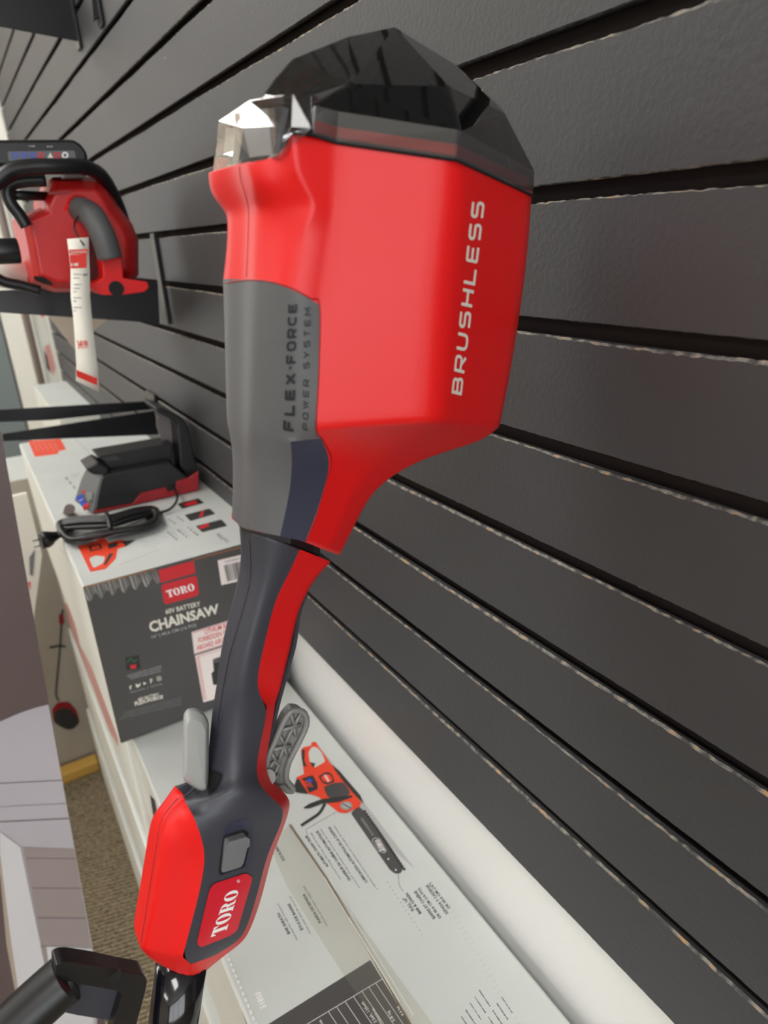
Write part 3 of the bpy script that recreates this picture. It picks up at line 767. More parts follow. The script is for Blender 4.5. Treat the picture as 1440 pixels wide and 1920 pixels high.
p.poly([(84, 650), (92, 645), (104, 690), (100, 704), (92, 690)], MT['pink']); p.poly([(82, 655), (88, 668), (95, 700), (88, 690)], I); p.poly([(70, 583), (85, 583), (80, 596)], MT['tagr']); p.done('printing', J_, 'red tool picture')
# tall carton with the trimmer picture and a leaning panel beside it
K_ = carton('tall off-white carton with a string trimmer picture, standing on the carpet', -0.42, 0.10, 1.86, 2.1, FLOOR + 0.002, -0.52, front=mat('trimmer_carton', rgb(184, 176, 162), 0.6, var=0.05, vscale=6))
p = Print(on_plane(y=1.8595), lift=0.001, step=0.0002)
Z = zz((0, 1100), 0.2396)
p.path(Z((490, 180), (480, 300), (470, 480), (440, 800), (438, 850), (460, 895)), 3.4, I)
p.poly(rpoly(Z((462, 215), (490, 210), (505, 280), (490, 300), (462, 290)), 3), MT['red2']); p.path(Z((388, 476), (470, 462), (515, 470)), 4, I)
p.poly(rpoly(Z((405, 960), (450, 905), (540, 900), (600, 970), (625, 1060), (580, 1110), (530, 1122), (470, 1095), (420, 1060)), 6), MT['red2'])
p.poly(rpoly(Z((425, 985), (470, 950), (540, 950), (600, 1010), (622, 1060), (580, 1112), (530, 1122), (470, 1095), (420, 1060)), 5), I)
for k in range(4): p.dashes(*Z((530, 1180 + 40 * k), (580, 1170 + 40 * k)), 4, MT['ink3'], 3)
p.done('printing', K_, 'red and black trimmer picture')
q0, q1 = at(79, 1040, y=1.70), at(64, 1154, y=1.70); k_ = (-1.395 - q0.z) / (q1.z - q0.z); q2 = q0.lerp(q1, k_); q3 = at(50, 925, y=1.70)
q = [q0, q2, q2 + Vector((-0.3, 0, 0)), q3 + Vector((-0.3, 0, 0.0)), q3]
bm = bmesh.new(); prism(bm, q, [c + Vector((0, 0.012, 0)) for c in q]); fixn(bm); o = obj('foam_board', bm, MT['trimw']); tag(o, 'white board with a small dark picture leaning behind the display panel', 'board')
p = Print(on_plane(y=1.6995), lift=0.001)
p.poly([(55, 1045), (66, 1030), (62, 1080), (56, 1078)], I2); p.poly([(52, 1092), (57, 1090), (57, 1108)], MT['tagr']); p.done('picture', o, 'small dark picture')
bm = bmesh.new(); box(bm, -0.12, 0.055, 1.80, 1.845, FLOOR, FLOOR + 0.03); tag(obj('wood_strip', bm, MT['yellow'], bevel=0.003), 'yellow wooden strip on the carpet against the tall carton', 'wood strip')

# ================================================================== PORCH DISPLAY PANEL (left)
YB = 0.90
bm = bmesh.new(); x1 = -0.0
pr = [at(180, 1820, y=YB), at(4, 822, y=YB)]
slope = (pr[0].x - pr[1].x) / (pr[0].z - pr[1].z)
def edge(z): return pr[1].x + slope * (z - pr[1].z)
zt, zb = -0.19, FLOOR + 0.002
q = [Vector((edge(zt), YB, zt)), Vector((-0.45, YB, zt)), Vector((-0.45, YB, zb)), Vector((edge(zb), YB, zb))]
prism(bm, q, [c + Vector((0, 0.006, 0)) for c in q]); fixn(bm)
board = obj('panel', bm, [MT['bpurp']]); bt = thing('display_panel', 'large cardboard panel printed with a porch scene, brown above and lilac below', 'display board'); board.parent = bt
p = Print(on_flat('y', YB, (-.449, FLOOR + .003), (.1, -.2)), lift=0.0003, step=0.0002)
def bclip(pts, m): p.poly(pts, m)
arc = [(91, 1321), (70, 1326), (48, 1333), (25, 1342), (0, 1353), (-60, 1385), (-260, 1500)]
bclip(arc + [(-260, 2400), (290, 2400), (180, 1812)], MT['blilac'])
def bx(v): return at_edge_u(v)
def at_edge_u(v):     # pixel column of the panel's right edge at row v
    return 4 + (v - 822) * (180 - 4) / (1820 - 822) - 0.8
for v0, v1, m in ((1537, 1540, 'bline'), (1466, 1468, 'bline'), (1510, 1511, 'bline')):
    bclip([(-240, v0 + 14), (at_edge_u(v0), v0 - 4), (at_edge_u(v1), v1 - 4), (-240, v1 + 14)], MT[m])
bclip([(42, 1588), (at_edge_u(1592), 1592), (at_edge_u(1777), 1777), (78, 1773)], MT['bsid'])
for v in (1608, 1664, 1720): bclip([(46 + (v - 1588) * .2, v), (at_edge_u(v), v + 1), (at_edge_u(v), v + 3), (46 + (v - 1588) * .2, v + 2)], MT['bline'])
bclip([(0, 1560), (38, 1588), (88, 1830), (220, 2400), (140, 2400), (40, 1960), (0, 1640)], MT['bwhite'])
bclip([(-40, 1590), (0, 1600), (20, 1760), (50, 1960), (138, 2400), (90, 2400), (5, 1960), (-40, 1700)], MT['btan'])
bclip([(-260, 1560), (0, 1640), (12, 1770), (34, 1890), (40, 1960), (120, 2400), (-260, 2400)], MT['bpurp'])
bclip([(87, 1775), (at_edge_u(1779), 1779), (285, 2400), (200, 2400), (96, 1950), (92, 1830)], MT['bwhite'])
bclip([(76, 1774), (87, 1775), (94, 1830), (88, 1830)], MT['bsid'])
p.done('porch_print', bt, 'printed porch with siding, column and pale trim')

# ================================================================== SHELF BRACKETS
def bracket(label, arms, plate):
    t = thing('shelf_bracket', label, 'bracket', group=None)
    bm = bmesh.new(); prism(bm, *plate); fixn(bm); obj('wall_plate', bm, MT['blackmet'], t, bevel=0.001)
    for a in arms:
        bm = bmesh.new(); prism(bm, *a); fixn(bm); obj('arm', bm, MT['blackmet'], t, bevel=0.0012)
    return t
def slab(px, y, th):
    q = [at(u, v, y=y) for u, v in px]; return q, [c + Vector((0, th, 0)) for c in q]
def plate(y0, y1, z0, z1): 
    q = [(WX - 0.006, y0, z0), (WX - 0.001, y0, z0), (WX - 0.001, y1, z0), (WX - 0.006, y1, z0)]
    return [Vector(c) for c in q], [Vector((c[0], c[1], z1)) for c in q]
bracket('black shelf bracket carrying the red chainsaw', [slab([(-60, 548), (296, 530), (300, 607), (240, 602), (-60, 582)], 1.225, 0.004)], plate(1.225, 1.25, -0.125, 0.02))
bracket('pair of black shelf arms sticking out above the battery charger',
        [slab([(-60, 772), (282, 752), (284, 768), (96, 788), (-60, 794)], 1.475, 0.004), slab([(4, 814), (290, 770), (299, 815), (20, 827), (6, 828)], 1.44, 0.004)], plate(1.43, 1.5, -0.37, -0.28))
bracket('black shelf bracket cut off by the upper left corner', [slab([(-60, -40), (150, -40), (146, 77), (-60, 38)], 1.54, 0.004)], plate(1.53, 1.56, 0.34, 0.5))
bracket('small black bracket stub beside the upper left corner bracket', [slab([(168, -40), (184, -40), (189, 30), (175, 42)], 1.345, 0.004)], plate(1.335, 1.36, 0.33, 0.48))

# ================================================================== RED CHAINSAW ON THE BRACKET
cs = thing('chainsaw', 'red battery chainsaw with black front handle resting on the bracket', 'chainsaw')
Z = zz((0, 230), 0.2761)
out = Z((350, 370), (530, 366), (680, 370), (740, 450), (800, 560), (900, 690), (940, 800), (942, 1040), (830, 1110), (700, 1145), (540, 1150), (370, 1152), (210, 1095), (185, 960), (150, 780), (120, 640), (290, 570), (280, 520))
cx, cy = 145, 445
def inset(P, k, c=(150, 450)): return [(c[0] + (u - c[0]) * k, c[1] + (v - c[1]) * k) for u, v in P]
bm = bmesh.new()
layers(bm, [[at(u, v, y=1.085) for u, v in inset(out, 0.80)], [at(u, v, y=1.10) for u, v in inset(out, 0.93)], [at(u, v, y=1.125) for u, v in out], [c + Vector((0, 0.10, 0)) for c in [at(u, v, y=1.125) for u, v in out]]])
fixn(bm)
obj('body', bm, mat('saw_red', rgb(196, 30, 30), 0.42), cs, bevel=0.003)
p = Print(on_plane(y=1.084), lift=0.001)
p.poly(Z((330, 470), (480, 460), (480, 478), (330, 490)), MT['red2']); 
p.done('vent_slot', cs)
bm = bmesh.new(); q = [at(u, v, y=1.082) for u, v in rpoly(Z((600, 770), (640, 760), (700, 900), (700, 1040), (612, 1090), (560, 900)), 4)]
prism(bm, q, [c + Vector((0, 0.004, 0)) for c in q]); fixn(bm); obj('handle_recess', bm, mat('saw_recess', rgb(84, 8, 12), 0.6), cs)
bm = bmesh.new(); tube(bm, catmull([at(150, 392, y=1.085), at(172, 405, y=1.055), at(192, 440, y=1.04), at(206, 484, y=1.04)], 6), 0.0165, 14); obj('rear_grip', bm, MT['grip'], cs, smooth=True)
bm = bmesh.new(); tube(bm, catmull([at(150, 405, y=1.09), at(146, 390, y=1.10), at(135, 380, y=1.11)], 4), 0.022, 14)
obj('grip_root', bm, MT['red'], cs, smooth=True)
bm = bmesh.new()
f0 = Z((690, 915), (825, 915), (838, 1055), (1000, 1080), (1012, 1120), (980, 1150), (850, 1168), (700, 1172), (615, 1120), (612, 1108), (705, 1050))
q = [at(u, v, y=1.045) for u, v in f0]; prism(bm, q, [c + Vector((0, 0.06, 0)) for c in q]); fixn(bm); obj('rear_handle_foot', bm, MT['red'], cs, bevel=0.003)
bm = bmesh.new(); tube(bm, [at(218, 541, y=1.043), at(218, 541, y=1.05)], 0.010, 16); obj('foot_hole', bm, MT['hole'], cs)
bm = bmesh.new(); tube(bm, catmull([at(u, v, y=y) for u, v, y in ((-30, 360, 1.05), (-2, 338, 1.05), (22, 320, 1.05), (60, 313, 1.05), (110, 312, 1.05), (155, 313, 1.06), (186, 326, 1.09), (205, 352, 1.12), (222, 388, 1.15), (236, 428, 1.18))], 5), 0.0095, 14)
obj('front_handle', bm, MT['black'], cs, smooth=True)
bm = bmesh.new(); tube(bm, catmull([at(u, v, y=1.07) for u, v in ((85, 338), (40, 340), (14, 352), (20, 380), (36, 402), (50, 425))], 5), 0.008, 12); tube(bm, [at(28, 366, y=1.075), at(90, 368, y=1.11)], 0.006, 8)
obj('hand_guard', bm, MT['black'], cs, smooth=True)
bm = bmesh.new(); q = [at(u, v, y=1.07) for u, v in ((-70, 262), (138, 261), (152, 270), (163, 284), (166, 300), (150, 312), (-70, 312))]
prism(bm, q, [c + Vector((0, 0.11, 0)) for c in q]); fixn(bm); bt2 = obj('battery', bm, MT['black'], cs, bevel=0.004)
p = Print(on_plane(y=1.07), lift=0.0015, step=0.0002)
p.poly(rpoly([(14, 284), (140, 282), (143, 300), (16, 302)], 4), mat('sticker_grey', rgb(96, 98, 102), 0.4))
for u, m in ((28, 'blue'), (45, 'blue'), (62, 'blue'), (76, 'printred'), (94, 'white'), (107, 'printred'), (122, 'white')):
    if u == 94: p.poly([(88, 298), (94, 286), (101, 298)], MT['cream'])
    else: p.path([(u + 5 * math.cos(k * .8), 291 + 5 * math.sin(k * .8)) for k in range(8)], 3.2, MT[m], True)
p.dashes((54, 274), (66, 274), 3, MT['ink3'], 3); p.dashes((88, 275), (100, 275), 3, MT['ink3'], 3)
p.done('sticker', bt2, 'grey strip of blue, red and white symbols')
bm = bmesh.new(); q = [at(u, v, y=1.08) for u, v in Z((430, 320), (580, 318), (586, 372), (436, 376))]; prism(bm, q, [c + Vector((0, 0.03, 0)) for c in q]); fixn(bm); obj('latch', bm, MT['trig'], cs, bevel=0.002)
bm = bmesh.new(); tube(bm, [at(-20, 472, y=1.08), at(36, 470, y=1.08)], 0.016, 16); obj('oil_cap', bm, MT['black'], cs, bevel=0.002)
bm = bmesh.new(); tube(bm, catmull([at(u, v, y=1.10) for u, v in ((-30, 505), (5, 527), (40, 535), (75, 545))], 5), 0.007, 10); obj('bumper_strap', bm, MT['black'], cs, smooth=True)
bm = bmesh.new(); tube(bm, [at(-40, 505, y=1.16), at(50, 520, y=1.16)], 0.02, 14); obj('bar_cover', bm, MT['cream'], cs)
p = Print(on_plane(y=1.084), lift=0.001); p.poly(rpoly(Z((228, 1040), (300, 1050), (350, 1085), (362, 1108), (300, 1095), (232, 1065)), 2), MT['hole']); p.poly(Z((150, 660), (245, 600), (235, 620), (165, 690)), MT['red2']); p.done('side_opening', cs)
# hang tag
tg = thing('price_tag', 'long white and red price tag tied to the red chainsaw handle', 'price tag')
L = Z((455, 790), (470, 900), (480, 1000), (480, 1180), (495, 1300), (510, 1500), (518, 1650), (515, 1752)); R_ = Z((602, 778), (605, 900), (610, 1000), (612, 1180), (622, 1300), (645, 1500), (662, 1650), (677, 1836))
bm = bmesh.new(); ya = [1.028, 1.026, 1.022, 1.018, 1.014, 1.012, 1.016, 1.026]
A_ = [at(*c, y=y) for c, y in zip(L, ya)]; B_ = [at(*c, y=y) for c, y in zip(R_, ya)]
va = [bm.verts.new(c) for c in A_]; vb = [bm.verts.new(c) for c in B_]
for i in range(7): bm.faces.new((va[i], va[i + 1], vb[i + 1], vb[i]))
tc_ = obj('card', bm, MT['tagw'], tg, smooth=True); s = tc_.modifiers.new('solid', 'SOLIDIFY'); s.thickness = 0.0006
surf = on_objects([tc_], on_plane(y=1.02))
p = Print(surf, lift=0.0012)
p.poly(Z((468, 862), (598, 858), (590, 898), (470, 890)), MT['tagr']); p.poly(Z((472, 896), (588, 896), (588, 985), (480, 990)), MT['tagr'])
p.text('CHAINSAW', Z((478, 886), (590, 884), (476, 870), (588, 868)), MT['cream'], 0.02); p.dashes(*Z((480, 920), (545, 918)), 5, MT['cream'], 4); p.dashes(*Z((482, 965), (540, 962)), 6, MT['cream'], 3)
p.part('tag_header', tc_, 'red header')
for y, n in ((1030, 5), (1055, 4), (1100, 5), (1125, 4), (1148, 2), (1190, 5), (1212, 2), (1255, 5), (1278, 2)): p.dashes(*Z((500, y), (500 + 11 * n, y)), 3, MT['ink3'], n)
p.dashes(*Z((565, 1035), (598, 1030)), 5, MT['ink2'], 3)
p.part('tag_text', tc_)
p.text('349.99', Z((530, 1535), (600, 1530), (522, 1480), (592, 1478)), MT['tagr'], 0.02)
p.part('tag_price', tc_, 'red price')
p.poly(Z((518, 1678), (662, 1738), (660, 1785), (520, 1725)), MT['tagr'])
p.done('tag_band', tc_, 'red band')
bm = bmesh.new(); tube(bm, catmull([at(u, v, y=y) for u, v, y in ((160, 392, 1.06), (145, 408, 1.055), (139, 425, 1.04), (148, 446, 1.03), (158, 460, 1.026))], 5), 0.0012, 6); obj('string', bm, MT['black'], tg)
# paper card behind the tag
bm = bmesh.new(); q = [at(u, v, y=1.42) for u, v in ((84, 584), (205, 596), (172, 622), (140, 655))]; prism(bm, q, [c + Vector((0, 0.003, 0)) for c in q]); fixn(bm)
tag(obj('paper_card', bm, mat('beige_card', rgb(190, 178, 160), 0.7)), 'folded beige card hanging below the bracket behind the price tag', 'card')

# ================================================================== BATTERY CHARGER
ch = thing('battery_charger', 'black and red battery charger with upright frame on the dark-fronted carton', 'charger')
Z = zz((0, 740), 0.3194)
Y0 = 1.146
def P3(x, y, yy): (c,) = Z((x, y)); return at(*c, y=yy)
bm = bmesh.new()      # base: profile extruded backwards
base = [(560, 702), (1060, 595), (1160, 572), (1165, 470), (1110, 490), (1000, 395), (600, 475), (575, 560)]
q = [P3(x, y, Y0) for x, y in base]; q[0].z = TA + .002; q[1].z = TA + .002; q[2].z = TA + .002
prism(bm, q, [c + Vector((0, 0.12, 0)) for c in q]); q = [P3(x, y, Y0 + 0.008) for x, y in ((500, 436), (575, 396), (640, 430), (640, 500), (590, 492))]; prism(bm, q, [c + Vector((0, 0.06, 0)) for c in q]); fixn(bm); obj('base', bm, MT['black'], ch, bevel=0.003)
bm = bmesh.new(); q = [P3(x, y, Y0 - 0.003) for x, y in ((553, 702), (1060, 592), (1166, 568), (1165, 450), (1110, 488), (1040, 508), (1030, 560), (985, 570), (975, 545), (830, 578), (780, 640), (560, 680))]
q[0].z = q[1].z = q[2].z = TA + 0.002
prism(bm, q, [c + Vector((0, 0.006, 0)) for c in q]); fixn(bm); obj('red_skirt', bm, mat('charger_red', rgb(150, 18, 28), 0.4), ch, bevel=0.0008)
bm = bmesh.new(); q0 = [P3(x, y, Y0) for x, y in ((545, 708), (575, 560), (505, 440), (480, 470), (435, 620))]
q0 = [P3(545, 708, Y0 - .002), P3(572, 560, Y0 - .002), P3(590, 490, Y0 - .002), P3(500, 445, Y0 + 0.02), P3(474, 500, Y0 + 0.022), P3(436, 622, Y0 + 0.022)]
prism(bm, q0, [c + Vector((0.02, 0.01, 0)) for c in q0]); fixn(bm); sp = obj('status_panel', bm, mat('panel_grey', rgb(120, 122, 122), 0.3), ch, bevel=0.001)
surf = on_objects([sp], on_plane(y=Y0 + 0.01))
p = Print(surf, lift=0.0025)
p.poly(Z((445, 605), (480, 580), (505, 640), (482, 658)), MT['blue']); p.poly(Z((484, 660), (512, 630), (526, 655), (496, 684)), MT['tagr']); p.poly(Z((500, 570), (540, 575), (540, 620), (515, 625)), MT['silver'])
p.poly(Z((478, 565), (498, 560), (502, 575), (485, 580)), MT['printred']); p.poly(Z((525, 615), (538, 618), (532, 640)), MT['green']); p.line(*Z((462, 625), (488, 612)), 1, MT['white'])
p.done('display_sticker', sp, 'blue and red sticker')
bm = bmesh.new()
for (a, dy, hh) in (((570, 365, 1020, 285, 1010, 395, 640, 440), 0.03, 0.06),):
    q = [P3(a[i], a[i + 1], Y0 + dy) for i in range(0, 8, 2)]; prism(bm, q, [c + Vector((0, hh, 0)) for c in q])
fixn(bm); obj('battery_rail', bm, MT['black'], ch, bevel=0.003)
bm = bmesh.new()
for k in range(9):
    x = 600 + 9 * k; q = [P3(x, 372 - k * 1.4, Y0 + 0.029), P3(x + 4, 371 - k * 1.4, Y0 + 0.029), P3(x + 40, 392 - k * 1.4, Y0 + 0.029), P3(x + 36, 393 - k * 1.4, Y0 + 0.029)]
    prism(bm, q, [c + Vector((0, 0.002, 0)) for c in q])
fixn(bm); obj('rail_ribs', bm, MT['carddark'], ch)
bm = bmesh.new()      # upright frame
q = [P3(x, y, Y0 + 0.02) for x, y in ((915, 75), (950, 80), (1050, 125), (1085, 150), (1110, 200), (1165, 470), (1110, 495), (1060, 430), (1040, 180), (1020, 150), (925, 105))]
prism(bm, q, [c + Vector((0, 0.09, 0)) for c in q]); fixn(bm); obj('upright_frame', bm, MT['black'], ch, bevel=0.003)
bm = bmesh.new(); q = [P3(x, y, Y0 + 0.06) for x, y in ((925, 105), (1035, 165), (1060, 430), (1000, 395), (940, 240), (920, 180))]
prism(bm, q, [c + Vector((0, 0.004, 0)) for c in q]); fixn(bm); obj('frame_inner_wall', bm, mat('frame_grey', rgb(104, 98, 96), 0.3), ch)
# cord bundle and plug
bm = bmesh.new(); zc = TA + 0.006
def L3(x, y, z): (c,) = Z((x, y)); return at(*c, z=z)
for k in range(7):
    a = k * 6; z = zc + 0.003 * (k % 4)
    loop = [L3(350 + a, 750 + a, z), L3(480, 722 + a * 1.6, z + .004), L3(640, 715 + a * 1.5, z + .006), L3(800, 672 + a * 1.5, z + .004), L3(905, 665 + a, z), L3(925 - a * 0.5, 715 + a, z), L3(850, 765 + a * 0.4, z), L3(700, 795 + a * 0.2, z + .003), L3(560, 815 + a * 0.6, z + .003), L3(420, 850, z), L3(362, 820 - a, z)]
    tube(bm, catmull(loop, 6, True), 0.0036, 8, True)
tube(bm, catmull([P3(1020, 540, Y0 - 0.004), L3(1040, 610, zc + .01), L3(1000, 670, zc), L3(920, 700, zc), L3(860, 730, zc)], 6), 0.0022, 8)
tube(bm, catmull([L3(420, 790, zc + .004), L3(370, 815, zc + .006), L3(330, 830, zc + .004)], 5), 0.0045, 8)
tube(bm, catmull([L3(625, 700, zc + .012), L3(640, 740, zc + .016), L3(650, 790, zc + .012)], 4), 0.004, 6)
cd = obj('power_cord', bm, MT['black'], ch, smooth=True)
bm = bmesh.new(); tube(bm, [L3(335, 825, zc + .004), L3(300, 838, zc + .006), L3(285, 845, zc + .006), L3(262, 855, zc + .006), L3(238, 862, zc + .006)], [0.006, 0.009, 0.012, 0.014, 0.012], 12); pg = obj('plug', bm, MT['black'], cd)
bm = bmesh.new(); tube(bm, [L3(240, 848, zc + .008), L3(190, 860, zc + .008)], 0.0014, 6); tube(bm, [L3(245, 882, zc + .004), L3(200, 896, zc + .004)], 0.0014, 6); obj('prong', bm, MT['silver'], cd)
bm = bmesh.new(); tube(bm, [L3(400, 695, TA + .001), L3(410, 670, TA + .02)], 0.008, 12); obj('foot', bm, MT['postm'], ch)

for o_ in ch.children_recursive:          # everything of the charger rests on the carton's lid
    if o_.type == 'MESH':
        for v_ in o_.data.vertices: v_.co.z = max(v_.co.z, TA + 0.0012)

# ================================================================== THE CORDLESS TOOL
YAW = math.radians(4); M0 = Vector((0.10, 0.305, 0)); NRM = Vector((math.sin(YAW), -math.cos(YAW), 0))
def tp(u, v, h=0.0):
    """point seen at (u, v) lying h in front of the tool's middle plane"""
    r = ray(u, v); return r * ((M0.dot(NRM) + h) / r.dot(NRM))
def mir(p): return p - NRM * (2 * (p - M0).dot(NRM))
tool = thing('string_trimmer', 'red and dark grey cordless trimmer power head with smoked faceted cover and black shaft', 'trimmer')

def loft(rows, region, capt=True, capb=True, back=lambda i: 1.0):
    """rows of (u, v, h), first column on the middle plane, mirrored behind; region(i, j) -> part name or None"""
    G = []
    for i, r in enumerate(rows):
        near = [tp(*c) for c in r]; G.append(near + [c - NRM * ((1 + back(i)) * (c - M0).dot(NRM)) for c in near[:0:-1]])
    n = len(G[0]); nc = len(rows[0]); parts = {}
    def B(name):
        if name not in parts:
            b = bmesh.new(); vl = b.verts.layers.float.new('crease_vert'); parts[name] = (b, {}, b.edges.layers.float.new('crease_edge'), vl)
        return parts[name]
    def V(name, i, j):
        b, d = B(name)[:2]
        if (i, j) not in d: d[(i, j)] = b.verts.new(G[i][j])
        return d[(i, j)]
    for i in range(len(rows) - 1):
        for j in range(n):
            jn = (j + 1) % n
            jj = j if j < nc - 1 else (nc - 1 if j == nc - 1 else n - 1 - j)
            nm = region(i, jj if jj <= nc - 1 else nc - 1)
            if nm == 'panel' and j >= nc: nm = 'panel_back'
            B(nm)[0].faces.new((V(nm, i, j), V(nm, i + 1, j), V(nm, i + 1, jn), V(nm, i, jn)))
    for flag, i in ((capt, 0), (capb, len(rows) - 1)):
        if flag:
            nm = flag if isinstance(flag, str) else region(max(0, i - 1), 2)
            B(nm)[0].faces.new([V(nm, i, j) for j in range(n)])
    return parts, n, nc
def crease(part, n, nc, cols={}, rws={}, verts=()):
    vl = part[3]
    for (i, j), v in part[1].items():
        if (i, j if j < nc else n - j) in verts: v[vl] = 1.0
    b, d, lay = part[:3]; inv = {v: k for k, v in d.items()}
    for e in b.edges:
        (i0, j0), (i1, j1) = inv[e.verts[0]], inv[e.verts[1]]
        f = lambda j: j if j < nc else n - j
        if i0 != i1 and f(j0) == f(j1):
            c = cols.get(f(j0)); 
            if c is not None: e[lay] = c(min(i0, i1)) if callable(c) else c
        elif i0 == i1:
            c = rws.get(i0)
            if c is not None: e[lay] = c(min(f(j0), f(j1))) if callable(c) else c

HR = [
 [(447, 307, 0), (526, 297, 0.034), (547, 250, 0.042), (631, 267, 0.043), (858, 300, 0.066), (1001, 367, 0.018)],
 [(449, 325, 0), (521, 318, 0.035), (553, 315, 0.042), (629, 312, 0.043), (856, 342, 0.066), (998, 405, 0.018)],
 [(458, 355, 0), (520, 350, 0.034), (566, 342, 0.042), (627, 356, 0.043), (853, 385, 0.066), (996, 440, 0.018)],
 [(466, 392, 0), (517, 392, 0.03), (592, 385, 0.043), (623, 400, 0.043), (848, 430, 0.066), (992, 480, 0.018)],
 [(465, 430, 0), (512, 432, 0.029), (566, 434, 0.041), (619, 442, 0.043), (843, 475, 0.066), (988, 520, 0.018)],
 [(461, 524, 0), (500, 527, 0.029), (548, 541, 0.041), (600, 572, 0.043), (836, 550, 0.066), (978, 590, 0.018)],
 [(458, 660, 0), (500, 665, 0.029), (548, 672, 0.04), (597, 690, 0.043), (828, 680, 0.066), (961, 700, 0.018)],
 [(456, 785, 0), (498, 790, 0.027), (545, 797, 0.037), (592, 803, 0.043), (820, 790, 0.066), (940, 800, 0.016)],
 [(456, 815, 0), (497, 822, 0.026), (545, 828, 0.035), (602, 822, 0.04), (790, 815, 0.046), (908, 830, 0.013)],
 [(457, 850, 0), (498, 858, 0.025), (548, 862, 0.032), (621, 860, 0.034), (725, 852, 0.026), (795, 857, 0.01)],
 [(458, 900, 0), (496, 905, 0.023), (545, 912, 0.028), (612, 902, 0.03), (670, 905, 0.022), (703, 912, 0.01)],
 [(456, 950, 0), (492, 955, 0.022), (535, 962, 0.026), (594, 962, 0.028), (645, 968, 0.02), (673, 972, 0.01)],
 [(455, 990, 0), (487, 998, 0.021), (525, 1005, 0.025), (574, 1016, 0.027), (613, 1033, 0.02), (638, 1041, 0.009)],
]
def corner(rows, f):
    out = []
    for i, r in enumerate(rows):
        a, b = r[0], r[1]; du, hh = f(i); t = du / max(1e-6, (b[0] - a[0]))
        out.append([a, (a[0] + du, a[1] + (b[1] - a[1]) * t, hh)] + [(b[0], b[1], b[2] * (.78 if i > 3 else .84))] + [(c[0], c[1], c[2] * 0.88) for c in r[2:]])
    return out
HR = corner(HR, lambda i: (12, .024) if i < 3 else ((10, .0135) if i < 9 else (8, .009)))
def hreg(i, j):
    if i >= 5 and j < 4:
        if i >= 8 and j == 3: return 'panel'
        return 'grip'
    return 'housing'
parts, n, nc = loft(HR, hreg, capt='housing', capb='housing'); CV = ((5, 4), (8, 3), (8, 4), (12, 3), (12, 4))
crease(parts['housing'], n, nc, {3: lambda i: .55 if i < 4 else 0, 4: lambda i: .8, 5: .9, 6: .85}, {0: 1.0, 7: lambda j: .75 if j >= 4 else 0, 12: 1.0, 3: lambda j: .3 if j < 4 else 0}, CV)
crease(parts['grip'], n, nc, {4: 1}, {12: 1.0}, CV)
for k in ('panel', 'panel_back'): crease(parts[k], n, nc, {3: .9, 4: .9}, {12: 1.0, 8: .9}, CV)
hs = {}
for k, nm, m in (('housing', 'motor_housing', 'red'), ('grip', 'rubber_grip', 'grip'), ('panel', 'grip_panel', 'navy2'), ('panel_back', 'grip_panel', 'navy2')):
    b = parts[k][0]; fixn(b); hs[k] = obj(nm, b, MT[m], tool, smooth=True, sub=3)
hs['panel']['label'] = 'blue-grey recessed panel low on the grip'; hs['grip']['label'] = 'grey textured grip'

